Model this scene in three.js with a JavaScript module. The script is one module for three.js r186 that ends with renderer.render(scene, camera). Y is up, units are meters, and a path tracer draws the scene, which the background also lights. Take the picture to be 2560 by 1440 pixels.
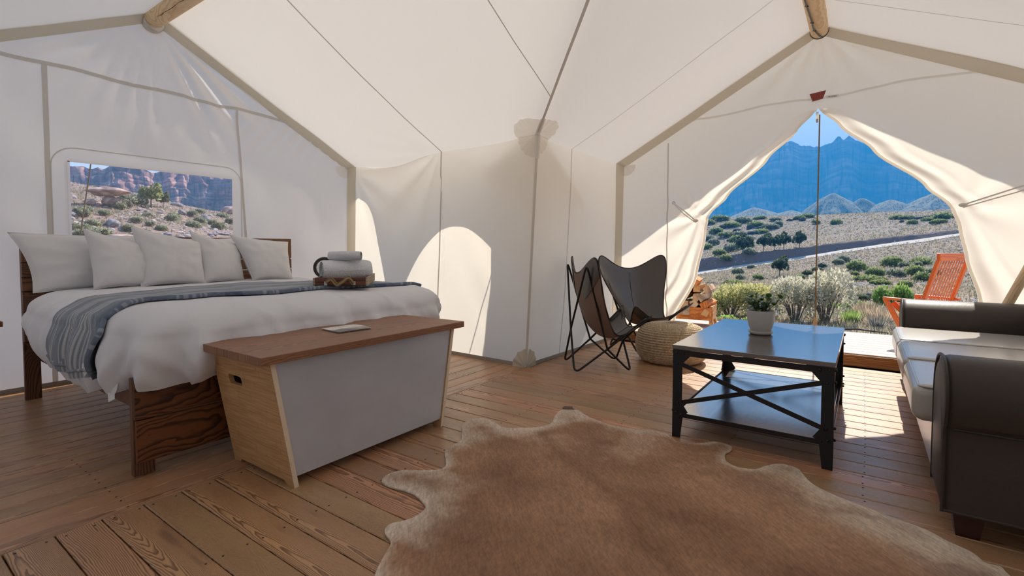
import * as THREE from 'three';
import { RoundedBoxGeometry } from 'three/addons/geometries/RoundedBoxGeometry.js';
import { mergeGeometries, mergeVertices, toCreasedNormals } from 'three/addons/utils/BufferGeometryUtils.js';

// ---------------------------------------------------------------- camera, sky, sun, exposure
const scene = new THREE.Scene();
const camera = new THREE.PerspectiveCamera(60.38, 2560 / 1440, 0.05, 6000);
camera.position.set(0, 1.08, 0);
camera.rotation.order = 'YXZ';
camera.rotation.set(-0.0387, 0.6193, 0);
camera.setViewOffset(2560, 1440, 0, 51.8, 2560, 1440);

const SUN = new THREE.Vector3(-0.105, 0.96, -1).normalize();
const SUN_POWER = 6.4, SKY_POWER = 1.0, EXPOSURE = 1.36;

const renderer = new THREE.WebGLRenderer({ antialias: true });
renderer.toneMapping = THREE.LinearToneMapping;
renderer.toneMappingExposure = EXPOSURE;
renderer.shadowMap.enabled = true;
renderer.shadowMap.type = THREE.PCFSoftShadowMap;

// ---------------------------------------------------------------- noise
const clamp = (x, a = 0, b = 1) => Math.min(b, Math.max(a, x));
const lerp = (a, b, t) => a + (b - a) * t;
const sstep = (a, b, x) => { const t = clamp((x - a) / (b - a)); return t * t * (3 - 2 * t); };
const V = (x, y, z) => new THREE.Vector3(x, y, z);
function rng(seed) { let a = seed >>> 0; return () => { a = (a + 0x6d2b79f5) | 0; let t = Math.imul(a ^ (a >>> 15), 1 | a); t = (t + Math.imul(t ^ (t >>> 7), 61 | t)) ^ t; return ((t ^ (t >>> 14)) >>> 0) / 4294967296; }; }
const hash = (x, y, z = 0) => { let h = Math.imul(x | 0, 374761393) ^ Math.imul(y | 0, 668265263) ^ Math.imul(z | 0, 1440670441); h = Math.imul(h ^ (h >>> 13), 1274126177); return ((h ^ (h >>> 16)) >>> 0) / 4294967296; };
function vnoise(x, y, z = 0, px = 0, py = 0) {           // value noise, -1..1, optionally periodic in x / y
  const ix = Math.floor(x), iy = Math.floor(y), iz = Math.floor(z), fx = x - ix, fy = y - iy, fz = z - iz;
  const u = fx * fx * (3 - 2 * fx), v = fy * fy * (3 - 2 * fy), w = fz * fz * (3 - 2 * fz);
  const m = (i, p) => (p ? ((i % p) + p) % p : i);
  const x0 = m(ix, px), x1 = m(ix + 1, px), y0 = m(iy, py), y1 = m(iy + 1, py);
  const layer = (k) => lerp(lerp(hash(x0, y0, k), hash(x1, y0, k), u), lerp(hash(x0, y1, k), hash(x1, y1, k), u), v);
  const a = layer(iz);
  return (fz ? lerp(a, layer(iz + 1), w) : a) * 2 - 1;
}
function fbm(x, y, oct = 4, z = 0, px = 0, py = 0) { let s = 0, a = 0.5; for (let i = 0; i < oct; i++) { s += a * vnoise(x, y, z + i * 17, px, py); x *= 2; y *= 2; px *= 2; py *= 2; a *= 0.5; } return s; }
const pw = (pts, x) => { if (x <= pts[0][0]) return pts[0][1]; for (let i = 1; i < pts.length; i++) if (x <= pts[i][0]) { const [a, b] = pts[i - 1], [c, d] = pts[i]; const t = (x - a) / (c - a); return lerp(b, d, t * t * (3 - 2 * t) * 0.5 + t * 0.5); } return pts[pts.length - 1][1]; };

// ---------------------------------------------------------------- sky: air and thin cloud only
{
  const W = 1024, H = 512, d = new Float32Array(W * H * 4);
  for (let r = 0; r < H; r++) {
    const el = ((r + 0.5) / H - 0.5) * Math.PI, y = Math.sin(el), e = Math.max(0, y);
    for (let c = 0; c < W; c++) {
      const az = ((c + 0.5) / W - 0.5) * 2 * Math.PI, x = Math.cos(az) * Math.cos(el), z = Math.sin(az) * Math.cos(el);
      const t = Math.pow(clamp(e / 0.6), 0.7);
      let col = [lerp(1.35, 0.12, t), lerp(1.40, 0.29, t), lerp(1.38, 0.64, t)];
      const s = Math.max(0, x * SUN.x + y * SUN.y + z * SUN.z), g = 0.35 * Math.pow(s, 24) + 0.12 * Math.pow(s, 5);
      const k = 1 / (e + 0.12), n = fbm(x * k * 1.2 + 3, z * k * 4.2 + 1, 5, 3), cl = sstep(0.12, 0.5, n) * sstep(0.02, 0.18, e) * 0.5;
      col = col.map((q, i) => lerp(q + g * [1, 0.95, 0.85][i], 1.15, cl));
      if (y < 0) col = [0.30, 0.26, 0.22];
      const i = (r * W + c) * 4; d[i] = col[0]; d[i + 1] = col[1]; d[i + 2] = col[2]; d[i + 3] = 1;
    }
  }
  const sky = new THREE.DataTexture(d, W, H, THREE.RGBAFormat, THREE.FloatType);
  sky.mapping = THREE.EquirectangularReflectionMapping; sky.magFilter = THREE.LinearFilter; sky.needsUpdate = true;
  scene.background = sky; scene.environment = sky;
  scene.backgroundIntensity = SKY_POWER; scene.environmentIntensity = SKY_POWER;
}
const sun = new THREE.DirectionalLight(new THREE.Color().setRGB(1, 0.925, 0.81), SUN_POWER);
sun.position.copy(SUN.clone().multiplyScalar(60)); sun.target.position.set(-2, 0, -3);
sun.castShadow = true; sun.shadow.mapSize.set(4096, 4096);
Object.assign(sun.shadow.camera, { left: -22, right: 22, top: 22, bottom: -22, near: 1, far: 160 });
scene.add(sun, sun.target);

// ---------------------------------------------------------------- builders
const used = new Map();
function numbered(name) { const n = used.get(name) || 0; used.set(name, n + 1); return n ? name + '_' + String(n).padStart(3, '0') : name; }
function tag(o, label, category, group, kind) { o.userData = {}; if (label) o.userData.label = label; if (category) o.userData.category = category; if (group) o.userData.group = group; if (kind) o.userData.kind = kind; return o; }
function thing(name, label, category, [x, y, z] = [0, 0, 0], turn = 0, group) { const o = new THREE.Group(); o.name = numbered(name); o.position.set(x, y, z); o.rotation.y = turn; scene.add(o); return tag(o, label, category, group); }
function struct(name) { const o = new THREE.Group(); o.name = name; scene.add(o); o.userData = { kind: 'structure' }; return o; }
function part(name, geo, mat, parent, stuff) { const m = new THREE.Mesh(Array.isArray(geo) ? join(geo) : geo, mat); m.name = name; m.castShadow = m.receiveShadow = true; parent.add(m); if (stuff) m.userData.kind = 'stuff'; return m; }
function solo(name, label, category, geo, mat, group) { const m = part(name, geo, mat, scene); m.name = numbered(name); return tag(m, label, category, group); }
function copyOf(o, label, group) { const c = o.clone(); c.name = numbered(o.name.replace(/_\d{3}$/, '')); scene.add(c); c.userData = { ...o.userData }; if (label) c.userData.label = label; if (group) c.userData.group = group; return c; }
function join(list) { const l = list.map((g) => { const n = g.index ? g.toNonIndexed() : g; for (const k of Object.keys(n.attributes)) if (!['position', 'normal', 'uv'].includes(k)) n.deleteAttribute(k); if (!n.attributes.uv) n.setAttribute('uv', new THREE.BufferAttribute(new Float32Array(n.attributes.position.count * 2), 2)); n.clearGroups(); return n; }); return l.length > 1 ? mergeGeometries(l) : l[0]; }
const at = (g, x, y, z, rx = 0, ry = 0, rz = 0) => g.applyMatrix4(new THREE.Matrix4().compose(V(x, y, z), new THREE.Quaternion().setFromEuler(new THREE.Euler(rx, ry, rz, 'YXZ')), V(1, 1, 1)));
function sheet(fn, nu, nv, skip, uvf) {                    // a grid surface from fn(u, v); skip(u, v) leaves out cells
  const p = [], uv = [], idx = [];
  for (let j = 0; j <= nv; j++) for (let i = 0; i <= nu; i++) { const q = fn(i / nu, j / nv); p.push(q.x, q.y, q.z); const t = uvf ? uvf(i / nu, j / nv, q) : [i / nu, j / nv]; uv.push(t[0], t[1]); }
  for (let j = 0; j < nv; j++) for (let i = 0; i < nu; i++) { if (skip && skip((i + 0.5) / nu, (j + 0.5) / nv)) continue; const a = j * (nu + 1) + i, b = a + 1, c = a + nu + 1, e = c + 1; idx.push(a, b, e, a, e, c); }
  const g = new THREE.BufferGeometry(); g.setAttribute('position', new THREE.Float32BufferAttribute(p, 3)); g.setAttribute('uv', new THREE.Float32BufferAttribute(uv, 2)); g.setIndex(idx); g.computeVertexNormals(); return g;
}
function gridLines(us, vs, fn, skip) {                      // a grid surface over uneven lines, in the sheet's own metres
  const p = [], uv = [], idx = [], nu = us.length - 1, nv = vs.length - 1;
  for (const v of vs) for (const u of us) { const q = fn(u, v); p.push(q.x, q.y, q.z); uv.push(u, v); }
  for (let j = 0; j < nv; j++) for (let i = 0; i < nu; i++) { if (skip && skip((us[i] + us[i + 1]) / 2, (vs[j] + vs[j + 1]) / 2)) continue; const a = j * (nu + 1) + i, b = a + 1, c = a + nu + 1, e = c + 1; idx.push(a, b, e, a, e, c); }
  const g = new THREE.BufferGeometry(); g.setAttribute('position', new THREE.Float32BufferAttribute(p, 3)); g.setAttribute('uv', new THREE.Float32BufferAttribute(uv, 2)); g.setIndex(idx); g.computeVertexNormals(); return g;
}
const lin = (a, b, n) => Array.from({ length: n + 1 }, (_, i) => lerp(a, b, i / n));
function grainUV(g, axis, su = 1, sv = 1, ou = 0, ov = 0) { // uv in metres with the grain (u) along the given axis
  const p = g.attributes.position, n = g.attributes.normal, uv = new Float32Array(p.count * 2), A = 'xyz'.indexOf(axis), o = [0, 1, 2].filter((k) => k !== A);
  const P = (i, k) => (k === 0 ? p.getX(i) : k === 1 ? p.getY(i) : p.getZ(i)), N = (i, k) => Math.abs(k === 0 ? n.getX(i) : k === 1 ? n.getY(i) : n.getZ(i));
  for (let i = 0; i < p.count; i++) { const w = N(i, o[0]) > N(i, o[1]) ? o[1] : o[0]; uv[2 * i] = P(i, A) * su + ou; uv[2 * i + 1] = P(i, w) * sv + ov; }
  g.setAttribute('uv', new THREE.BufferAttribute(uv, 2)); return g;
}
function rbox(w, h, d, r = 0.003, seg = 1) { r = Math.min(r, w / 2.01, h / 2.01, d / 2.01); return new RoundedBoxGeometry(w, h, d, seg, r); }
function wood(w, h, d, r = 0.003, axis, su = 0.4, sv = 2.5) { const ax = axis || (w >= h && w >= d ? 'x' : h >= d ? 'y' : 'z'), g = rbox(w, h, d, r), k = Math.floor(w * 7919 + h * 5231 + d * 3571); return grainUV(g, ax, su, sv, hash(k, 3), hash(k, 5)); }
function rail(pts, r, rad = 8, seg = 0, closed = false) { const c = new THREE.CatmullRomCurve3(pts, closed, 'catmullrom', 0.5); return new THREE.TubeGeometry(c, seg || pts.length * 8, r, rad, closed); }
function bent(pts, bend, r, rad = 8, closed = false) {      // a rod along straight legs with rounded bends
  const path = new THREE.CurvePath(), n = pts.length, B = (i) => (Array.isArray(bend) ? bend[i] : bend);
  let cur = closed ? null : pts[0].clone();
  const corner = (i) => { const p = pts[i], a = pts[(i - 1 + n) % n], b = pts[(i + 1) % n], da = a.clone().sub(p), db = b.clone().sub(p), k = Math.min(B(i), da.length() * 0.49, db.length() * 0.49); return [p.clone().add(da.setLength(k)), p, p.clone().add(db.setLength(k))]; };
  const first = closed ? corner(0) : null; if (closed) cur = first[2];
  for (let i = 1; i < (closed ? n + 1 : n - 1); i++) { const [s, m, e] = corner(i % n); path.add(new THREE.LineCurve3(cur, s)); path.add(new THREE.QuadraticBezierCurve3(s, m, e)); cur = e; }
  if (!closed) path.add(new THREE.LineCurve3(cur, pts[n - 1]));
  const out = []; for (const c of path.curves) { const k = c.isLineCurve3 ? 3 : 7; for (let i = 0; i < k; i++) out.push(c.getPoint(i / k)); } if (!closed) out.push(pts[n - 1].clone());
  return sweep(out, r, rad, closed);
}
function sweep(pts, r, rad = 8, closed = false) {           // a round section carried along a polyline without twisting
  const n = pts.length, pos = [], uv = [], idx = [], T = pts.map((p, i) => (closed ? pts[(i + 1) % n].clone().sub(pts[(i - 1 + n) % n]) : pts[Math.min(n - 1, i + 1)].clone().sub(pts[Math.max(0, i - 1)])).normalize());
  let N = Math.abs(T[0].y) < 0.9 ? V(0, 1, 0).cross(T[0]).normalize() : V(1, 0, 0).cross(T[0]).normalize(), len = 0;
  const R = (i) => (typeof r === 'function' ? r(i / (n - 1)) : r), rows = closed ? n + 1 : n;
  for (let k = 0; k < rows; k++) { const i = k % n; N = N.sub(T[i].clone().multiplyScalar(N.dot(T[i]))).normalize(); const Bn = T[i].clone().cross(N); if (k) len += pts[i].distanceTo(pts[(i - 1 + n) % n]); for (let j = 0; j <= rad; j++) { const a = (j / rad) * 2 * Math.PI, q = pts[i].clone().addScaledVector(N, Math.cos(a) * R(i)).addScaledVector(Bn, Math.sin(a) * R(i)); pos.push(q.x, q.y, q.z); uv.push(len, j / rad); } }
  for (let k = 0; k < rows - 1; k++) for (let j = 0; j < rad; j++) { const a = k * (rad + 1) + j, b = a + rad + 1; idx.push(a, a + 1, b + 1, a, b + 1, b); }
  if (!closed) for (const [row, flip] of [[0, 1], [rows - 1, 0]]) { const c = pos.length / 3, p = pts[row % n]; pos.push(p.x, p.y, p.z); uv.push(0, 0); for (let j = 0; j < rad; j++) { const a = row * (rad + 1) + j; flip ? idx.push(c, a + 1, a) : idx.push(c, a, a + 1); } }
  const g = new THREE.BufferGeometry(); g.setAttribute('position', new THREE.Float32BufferAttribute(pos, 3)); g.setAttribute('uv', new THREE.Float32BufferAttribute(uv, 2)); g.setIndex(idx); g.computeVertexNormals(); return g;
}
function band(pts, w, up, lift = 0.004) {                   // a flat tape of width w along points, lying square to `up(i)`
  const n = pts.length, pos = [], uv = [], idx = []; let len = 0;
  for (let i = 0; i < n; i++) { const t = pts[Math.min(n - 1, i + 1)].clone().sub(pts[Math.max(0, i - 1)]).normalize(), u = (typeof up === 'function' ? up(i / (n - 1)) : up).clone().normalize(), s = t.clone().cross(u).normalize(), W = typeof w === 'function' ? w(i / (n - 1)) : w; if (i) len += pts[i].distanceTo(pts[i - 1]); for (const k of [-1, 1]) { const q = pts[i].clone().addScaledVector(s, (k * W) / 2).addScaledVector(u, lift); pos.push(q.x, q.y, q.z); uv.push(len, k); } }
  for (let i = 0; i < n - 1; i++) { const a = i * 2; idx.push(a, a + 1, a + 3, a, a + 3, a + 2); }
  const g = new THREE.BufferGeometry(); g.setAttribute('position', new THREE.Float32BufferAttribute(pos, 3)); g.setAttribute('uv', new THREE.Float32BufferAttribute(uv, 2)); g.setIndex(idx); g.computeVertexNormals(); return g;
}
const lathe = (pts, seg = 40) => new THREE.LatheGeometry(pts.map(([x, y]) => new THREE.Vector2(x, y)), seg);
function extrude(points, depth, bevel = 0, holes = []) { const s = new THREE.Shape(points.map(([x, y]) => new THREE.Vector2(x, y))); for (const h of holes) s.holes.push(new THREE.Path(h.map(([x, y]) => new THREE.Vector2(x, y)))); return new THREE.ExtrudeGeometry(s, { depth, bevelEnabled: bevel > 0, bevelSize: bevel, bevelThickness: bevel, bevelSegments: 2, steps: 1, bevelOffset: -bevel }); }

// ---------------------------------------------------------------- textures and materials
function tex(w, h, fn, srgb = true, repeat = true) {
  const d = new Uint8Array(w * h * 4);
  for (let y = 0; y < h; y++) for (let x = 0; x < w; x++) { const c = fn(x / w, y / h, x, y), i = (y * w + x) * 4; d[i] = clamp(c[0]) * 255; d[i + 1] = clamp(c[1]) * 255; d[i + 2] = clamp(c[2]) * 255; d[i + 3] = c.length > 3 ? clamp(c[3]) * 255 : 255; }
  const t = new THREE.DataTexture(d, w, h, THREE.RGBAFormat); t.magFilter = THREE.LinearFilter; t.minFilter = THREE.LinearMipmapLinearFilter; t.generateMipmaps = true; if (srgb) t.colorSpace = THREE.SRGBColorSpace; if (repeat) t.wrapS = t.wrapT = THREE.RepeatWrapping; t.needsUpdate = true; return t;
}
const grey = (w, h, fn) => tex(w, h, (u, v, x, y) => { const g = fn(u, v, x, y); return [g, g, g]; }, false);
const mix3 = (a, b, t) => [lerp(a[0], b[0], t), lerp(a[1], b[1], t), lerp(a[2], b[2], t)];
const std = (c, o = {}) => new THREE.MeshStandardMaterial({ color: c === null ? 0xffffff : Array.isArray(c) ? new THREE.Color().setRGB(...c) : c, roughness: 0.6, ...o });
const phy = (c, o = {}) => new THREE.MeshPhysicalMaterial({ color: c === null ? 0xffffff : Array.isArray(c) ? new THREE.Color().setRGB(...c) : c, roughness: 0.6, ...o });
function grainTex(seed, w, h, light, dark, { rings = 34, wob = 0.55, knots = 1, cy = 0.5, width = 1, stain = 0 } = {}) {
  // a flat-sawn board: slices through noisy growth rings, u along the board
  const r = rng(seed), K = []; for (let i = 0; i < knots; i++) K.push([r(), 0.2 + 0.6 * r(), 0.02 + 0.03 * r()]);
  const c0 = cy + (r() - 0.5) * 0.5, ph = r() * 50;
  return tex(w, h, (u, v) => {
    const wav = fbm(u * 4, v * 0.7, 3, seed, 4) * wob, y = (v - c0) * width + wav * 0.28, dep = 0.22 + 0.55 * (0.5 + 0.5 * vnoise(u * 2, 0, seed + 5, 2)) ;
    let rr = Math.sqrt(y * y + dep * dep * 0.35);
    for (const [ku, kv, ks] of K) { let du = Math.abs(u - ku); du = Math.min(du, 1 - du); const q = (du * 14) ** 2 + ((v - kv) * 2.2) ** 2; rr += 0.16 * Math.exp(-q * 5) * (1 + ks); }
    const f = rr * rings + ph + 0.25 * vnoise(u * 60, v * 18, seed + 9, 60), t = f - Math.floor(f);
    const late = sstep(0.35, 0.85, t) * (1 - sstep(0.9, 1, t));
    const fine = 0.5 + 0.5 * vnoise(u * 90, v * 160, seed + 3, 90), blot = fbm(u * 6, v * 1.5, 3, seed + 21, 6);
    let c = mix3(light, dark, clamp(late * 0.85 + (fine - 0.5) * 0.22 + blot * 0.25));
    if (stain) { const s = sstep(0.25, 0.5, fbm(u * 5 + 3, v * 2, 3, seed + 40, 5)); c = mix3(c, [c[0] * 0.7, c[1] * 0.68, c[2] * 0.68], s * stain); }
    return c;
  });
}

// ---------------------------------------------------------------- the tent: canvas
const canvasMat = phy([0.925, 0.86, 0.755], { transmission: 0.48, roughness: 1, thickness: 0, specularIntensity: 0.1, side: THREE.DoubleSide });
const roofMat = phy([0.91, 0.855, 0.785], { transmission: 0.40, roughness: 1, thickness: 0, specularIntensity: 0.1, side: THREE.DoubleSide });
const flyMat = phy([0.90, 0.875, 0.835], { transmission: 0.58, roughness: 1, thickness: 0, specularIntensity: 0.1, side: THREE.DoubleSide });
const webMat = phy([0.74, 0.675, 0.555], { transmission: 0.32, roughness: 1, thickness: 0, specularIntensity: 0.1, side: THREE.DoubleSide });
const seamMat = phy([0.70, 0.66, 0.60], { transmission: 0.34, roughness: 1, thickness: 0, specularIntensity: 0.1, side: THREE.DoubleSide });
const patchMat = phy([0.90, 0.87, 0.82], { transmission: 0.45, roughness: 1, thickness: 0, specularIntensity: 0.1, side: THREE.DoubleSide });
const fanMat = phy([0.945, 0.91, 0.855], { transmission: 0.68, roughness: 1, thickness: 0, specularIntensity: 0.1, side: THREE.DoubleSide });
const skirtMat = phy([0.40, 0.37, 0.32], { transmission: 0.05, roughness: 1, thickness: 0, specularIntensity: 0.1, side: THREE.DoubleSide });

const XG = -5.17, ZG = -5.51, XR = 1.72, ZF = 0.32, RX = -0.39, RZ = -1.78, RY = 3.14, EY = 2.07;
const eaveL = (x) => { const t = clamp((x + 5.17) / 1.6), d = (x + 2.37) / -2.8; return V(x, EY - 0.075 * Math.sin(Math.PI * t) ** 2 - 0.018 * Math.sin(Math.PI * clamp((x + 3.57) / 1.2)) ** 2, -3.70 - 0.16 * d); };
const eaveR = (z) => V(-2.385, EY - 0.01, z);
const folds = (a, b, k) => 0.5 * vnoise(a * 2.3, b * 2.3, k) + 0.3 * vnoise(a * 5, b * 3, k + 1);
function roofPanel(e, r, sag, k) { return (u, v) => { const p = e(u).lerp(r(u), v), s = Math.sin(Math.PI * clamp(v)) * Math.sin(Math.PI * u); p.y -= sag * s - 0.014 * folds(u * 3, v * 2, k) * Math.sin(Math.PI * clamp(v * 1.0)); return p; }; }
const PA = roofPanel((u) => eaveL(lerp(XG, -2.37, u)), (u) => V(lerp(XG, RX, u), RY, RZ), 0.03, 3);
const PAf = (u, v) => { const p = PA(u, v), q = eaveL(-3.57), a = Math.atan2(p.z - q.z, p.x - q.x), r = Math.hypot(p.x - q.x, p.z - q.z); p.y += 0.011 * Math.sin(a * 15) * sstep(0.04, 0.3, r) * (1 - sstep(0.6, 1.5, r)) * sstep(1.9, 2.6, a); return p; };
const PB = roofPanel((u) => eaveR(lerp(-3.70, ZG, u)), (u) => V(RX, RY, lerp(RZ, ZG, u)), 0.02, 9);
const PC = roofPanel((u) => V(XR, EY, lerp(ZG, ZF, u)), (u) => V(RX, RY, lerp(ZG, RZ, u)), 0.02, 14);
const PD = roofPanel((u) => V(lerp(XR, XG, u), EY, ZF), (u) => V(lerp(RX, XG, u), RY, RZ), 0.02, 21);
const ceiling = struct('ceiling');
part('roof_panel', sheet(PAf, 120, 70), roofMat, ceiling); part('roof_panel', sheet(PB, 60, 50), roofMat, ceiling);
part('roof_panel', sheet(PC, 60, 50), roofMat, ceiling); part('roof_panel', sheet(PD, 60, 50), roofMat, ceiling);
const down = V(0, -1, 0.25);
const seamOn = (P, u0, v0, u1, v1, w, up, n = 30) => band(lin(0, 1, n).map((t) => P(lerp(u0, u1, t), lerp(v0, v1, t))), w, up, 0.006);
const uA = (x) => (x - XG) / (-2.37 - XG), vAt = (x, v) => { let u = 0.5; for (let i = 0; i < 30; i++) u += (x - PAf(u, v).x) * 0.25; return u; };
part('seam', band(lin(0, 1, 40).map((t) => { const u = vAt(-3.57, t); return PAf(u, t); }), 0.014, V(0, -1, 0.5), 0.005), seamMat, ceiling);
part('seam', band(lin(0, 1, 40).map((t) => { let u = 0.4; for (let i = 0; i < 30; i++) u += (-4.36 - PB(u, t).z) * -0.25; return PB(u, t); }), 0.008, V(0.5, -1, 0), 0.005), seamMat, ceiling);
part('seam', band(lin(0.02, 1, 30).map((t) => PAf(1, t)), 0.022, V(0.3, -1, 0.3), 0.005), seamMat, ceiling);
part('seam', band(lin(0.18, 1, 30).map((t) => { const u = vAt(-2.02, t); return PAf(Math.min(1, u), t); }), 0.009, V(0, -1, 0.5), 0.005), seamMat, ceiling);
part('seam', band(lin(0, 1, 30).map((t) => PC(0.19, t)), 0.008, V(-0.5, -1, 0), 0.005), seamMat, ceiling);

// the outer fly: a second roof of canvas with scooped edges, drawn out to guy points
const fly = struct('ceiling_fly');
const scoop = (s, a, b) => { const t = (s - a) / (b - a); return 1 - 4 * t * (1 - t); };    // 1 at the tie points, 0 half-way between
function flyPanel(e, r, out, ties, reach = 0.56) { return (u, v) => { const w = v < 0.22 ? v / 0.22 : 1, vv = v < 0.22 ? 0 : (v - 0.22) / 0.78, p = e(u).lerp(r(u), vv); p.y += 0.12; if (w < 1) { let i = 0; while (i < ties.length - 2 && u > ties[i + 1]) i++; const hi = i === 0 && ties.length === 4, k = clamp(scoop(u, ties[i], ties[i + 1])); const D = lerp(hi ? 0.30 : reach, reach + 0.6, k), dy = lerp(hi ? -0.18 : -0.30, -0.72, k), o = out(u); p.addScaledVector(o, (o.x && o.z ? reach + 0.02 : D) * (1 - w)); p.y += (o.x && o.z ? -0.34 : dy) * (1 - w); } return p; }; }
part('fly_panel', sheet(flyPanel((u) => eaveL(lerp(XG - 0.03, -2.37, u)).setY(EY), (u) => V(lerp(XG - 0.03, RX, u), RY, RZ), (u) => V(u > 0.97 ? -(u - 0.97) / 0.03 : 0, 0, -1), [-0.14, 0.262, 1.0, 2]), 99, 30), flyMat, fly);
part('fly_panel', sheet(flyPanel((u) => eaveR(lerp(-3.70, ZG - 1.15, u)), (u) => V(RX, RY, lerp(RZ, ZG - 0.84, u)), (u) => V(-1, 0, u < 0.04 ? -(0.04 - u) / 0.04 : 0), [-0.6, 0.9], 0.54), 75, 30), flyMat, fly);
part('fly_panel', sheet(flyPanel((u) => V(XR, EY, lerp(ZG - 1.15, ZF, u)), (u) => V(RX, RY, lerp(ZG - 0.84, RZ, u)), () => V(1, 0, 0), [0, 0.5, 1]), 60, 30), flyMat, fly);
part('fly_panel', sheet(flyPanel((u) => V(lerp(XR, XG - 0.03, u), EY, ZF), (u) => V(lerp(RX, XG - 0.03, u), RY, RZ), () => V(0, 0, 1), [0, 0.5, 1]), 60, 30), flyMat, fly);

// ---- wall_left: the gable behind the bed, with the window opening
const gableTop = (z) => (z < RZ ? lerp(RY, EY, (RZ - z) / (RZ + 3.86)) : lerp(RY, EY, (z - RZ) / (ZF - RZ)));
const gx = (z, y) => {
  const dz = z - RZ, dy = RY - y, r = Math.hypot(dz, dy), a = Math.atan2(-dz, dy);   // a > 0 to the right
  const right = sstep(0.1, 0.5, a) * sstep(0.15, 0.5, r), win = sstep(0, 0.1, Math.max(Math.abs(z + 1.8) - 0.66, y - 1.8, 0.9 - y));
  const low = clamp(1 - sstep(2.30, 2.44, y)), f1 = Math.sin(a * 26 + 1.2 * vnoise(r * 2, 1)) * (1 - sstep(0.95, 1.35, r)) * 0.019 * right;
  const f2 = Math.sin((z * 0.62 + y * 0.55) * 62) * 0.011 * sstep(2.44, 2.40, y) * sstep(1.95, 2.3, y) * sstep(-2.45, -2.6, z);
  return -5.165 + (f1 * (1 - low * 0.6) + f2 + 0.012 * folds(z, y, 31) + 0.006 * Math.sin(a * 34) * (1 - right) * (1 - sstep(0.5, 1.3, r)) * sstep(0.1, 0.4, r)) * win * sstep(0, 0.15, y);
};
const gl = (z, y) => V(gx(z, y), y, z);
const HW = [-2.425, -1.172, 0.95, 1.772];
const wallLeft = struct('wall_left');
{
  const zs = [...lin(-3.86, HW[0], 46), ...lin(HW[0], HW[1], 30).slice(1), ...lin(HW[1], ZF, 36).slice(1)], ys = [...lin(0, HW[2], 14), ...lin(HW[2], HW[3], 14).slice(1), ...lin(HW[3], EY, 10).slice(1)];
  const lower = gridLines(zs, ys, (z, y) => gl(z, y), (z, y) => z > HW[0] && z < HW[1] && y > HW[2] && y < HW[3]);
  const upper = gridLines(zs, lin(0, 1, 40), (z, v) => gl(z, lerp(EY, gableTop(z), v)));
  part('canvas_panel', [lower, upper], canvasMat, wallLeft);
}
const vx = V(1, 0, 0), vz = V(0, 0, 1);
const wavy = (z) => 2.505 - 0.02 * (z + 0.8) * -1 + 0.008 * Math.sin(z * 9);
part('seam', band(lin(-3.02, ZF, 60).map((z) => gl(z, wavy(z))), 0.03, vx, 0.008), seamMat, wallLeft);
part('seam', band(lin(2.49, 0.02, 40).map((y) => gl(-1.055 + 0.0 * y, y)), 0.034, vx, 0.008), seamMat, wallLeft);
part('seam', band(lin(2.46, 0.02, 40).map((y) => gl(-2.48 - 0.055 * (2.46 - y), y)), 0.024, vx, 0.008), seamMat, wallLeft);
{
  const pts = [], r = 0.15, z0 = HW[0] - 0.085, z1 = HW[1] + 0.10, y1 = HW[3] + 0.105;
  for (const y of lin(0.7, y1 - r, 12)) pts.push([z1, y]); for (const a of lin(0, Math.PI / 2, 10)) pts.push([z1 - r + r * Math.cos(a), y1 - r + r * Math.sin(a)]);
  for (const z of lin(z1 - r, z0 + r, 16).slice(1)) pts.push([z, y1]); for (const a of lin(Math.PI / 2, Math.PI, 10).slice(1)) pts.push([z0 + r + r * Math.cos(a), y1 - r + r * Math.sin(a)]);
  for (const y of lin(y1 - r, 0.7, 12).slice(1)) pts.push([z0, y]);
  part('window_hem', band(pts.map(([z, y]) => gl(z, y)), 0.009, vx, 0.009), seamMat, wallLeft);
}
const halfDisc = (c, n, up, r) => { const s = n.clone().cross(up).normalize(), g = []; return sheet((u, v) => c.clone().addScaledVector(s, Math.cos(u * Math.PI) * r * v).addScaledVector(up, -Math.sin(u * Math.PI) * r * v * 1.0).addScaledVector(n, 0.008 + 0.006 * Math.sin(u * 28) * v), 40, 6); };
part('pocket_patch', halfDisc(gl(-3.74, 2.06), vx, V(0, 1, 0), 0.13), patchMat, wallLeft);
const sl = V(0, 1, (RZ + 3.86) / -1.07).normalize();
const trim1 = struct('trim_1');
const bandL = (a, b, w, up) => band(lin(0, 1, 24).map((t) => a.clone().lerp(b, t)), w, up, 0);
part('pole_sleeve', bandL(V(-5.125, RY - 0.02, RZ), V(-5.125, EY - 0.02, -3.83), 0.12, V(1, -0.75, 0.35)), webMat, trim1);
part('pole_sleeve', bandL(V(-5.125, RY - 0.02, RZ), V(-5.125, EY - 0.02, ZF), 0.12, V(1, -0.75, -0.35)), webMat, trim1);
part('pole_sleeve', bandL(V(-5.12, EY, -3.815), V(-5.12, 0.01, -3.765), 0.10, V(1, 0, 0.85)), webMat, trim1);

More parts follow.
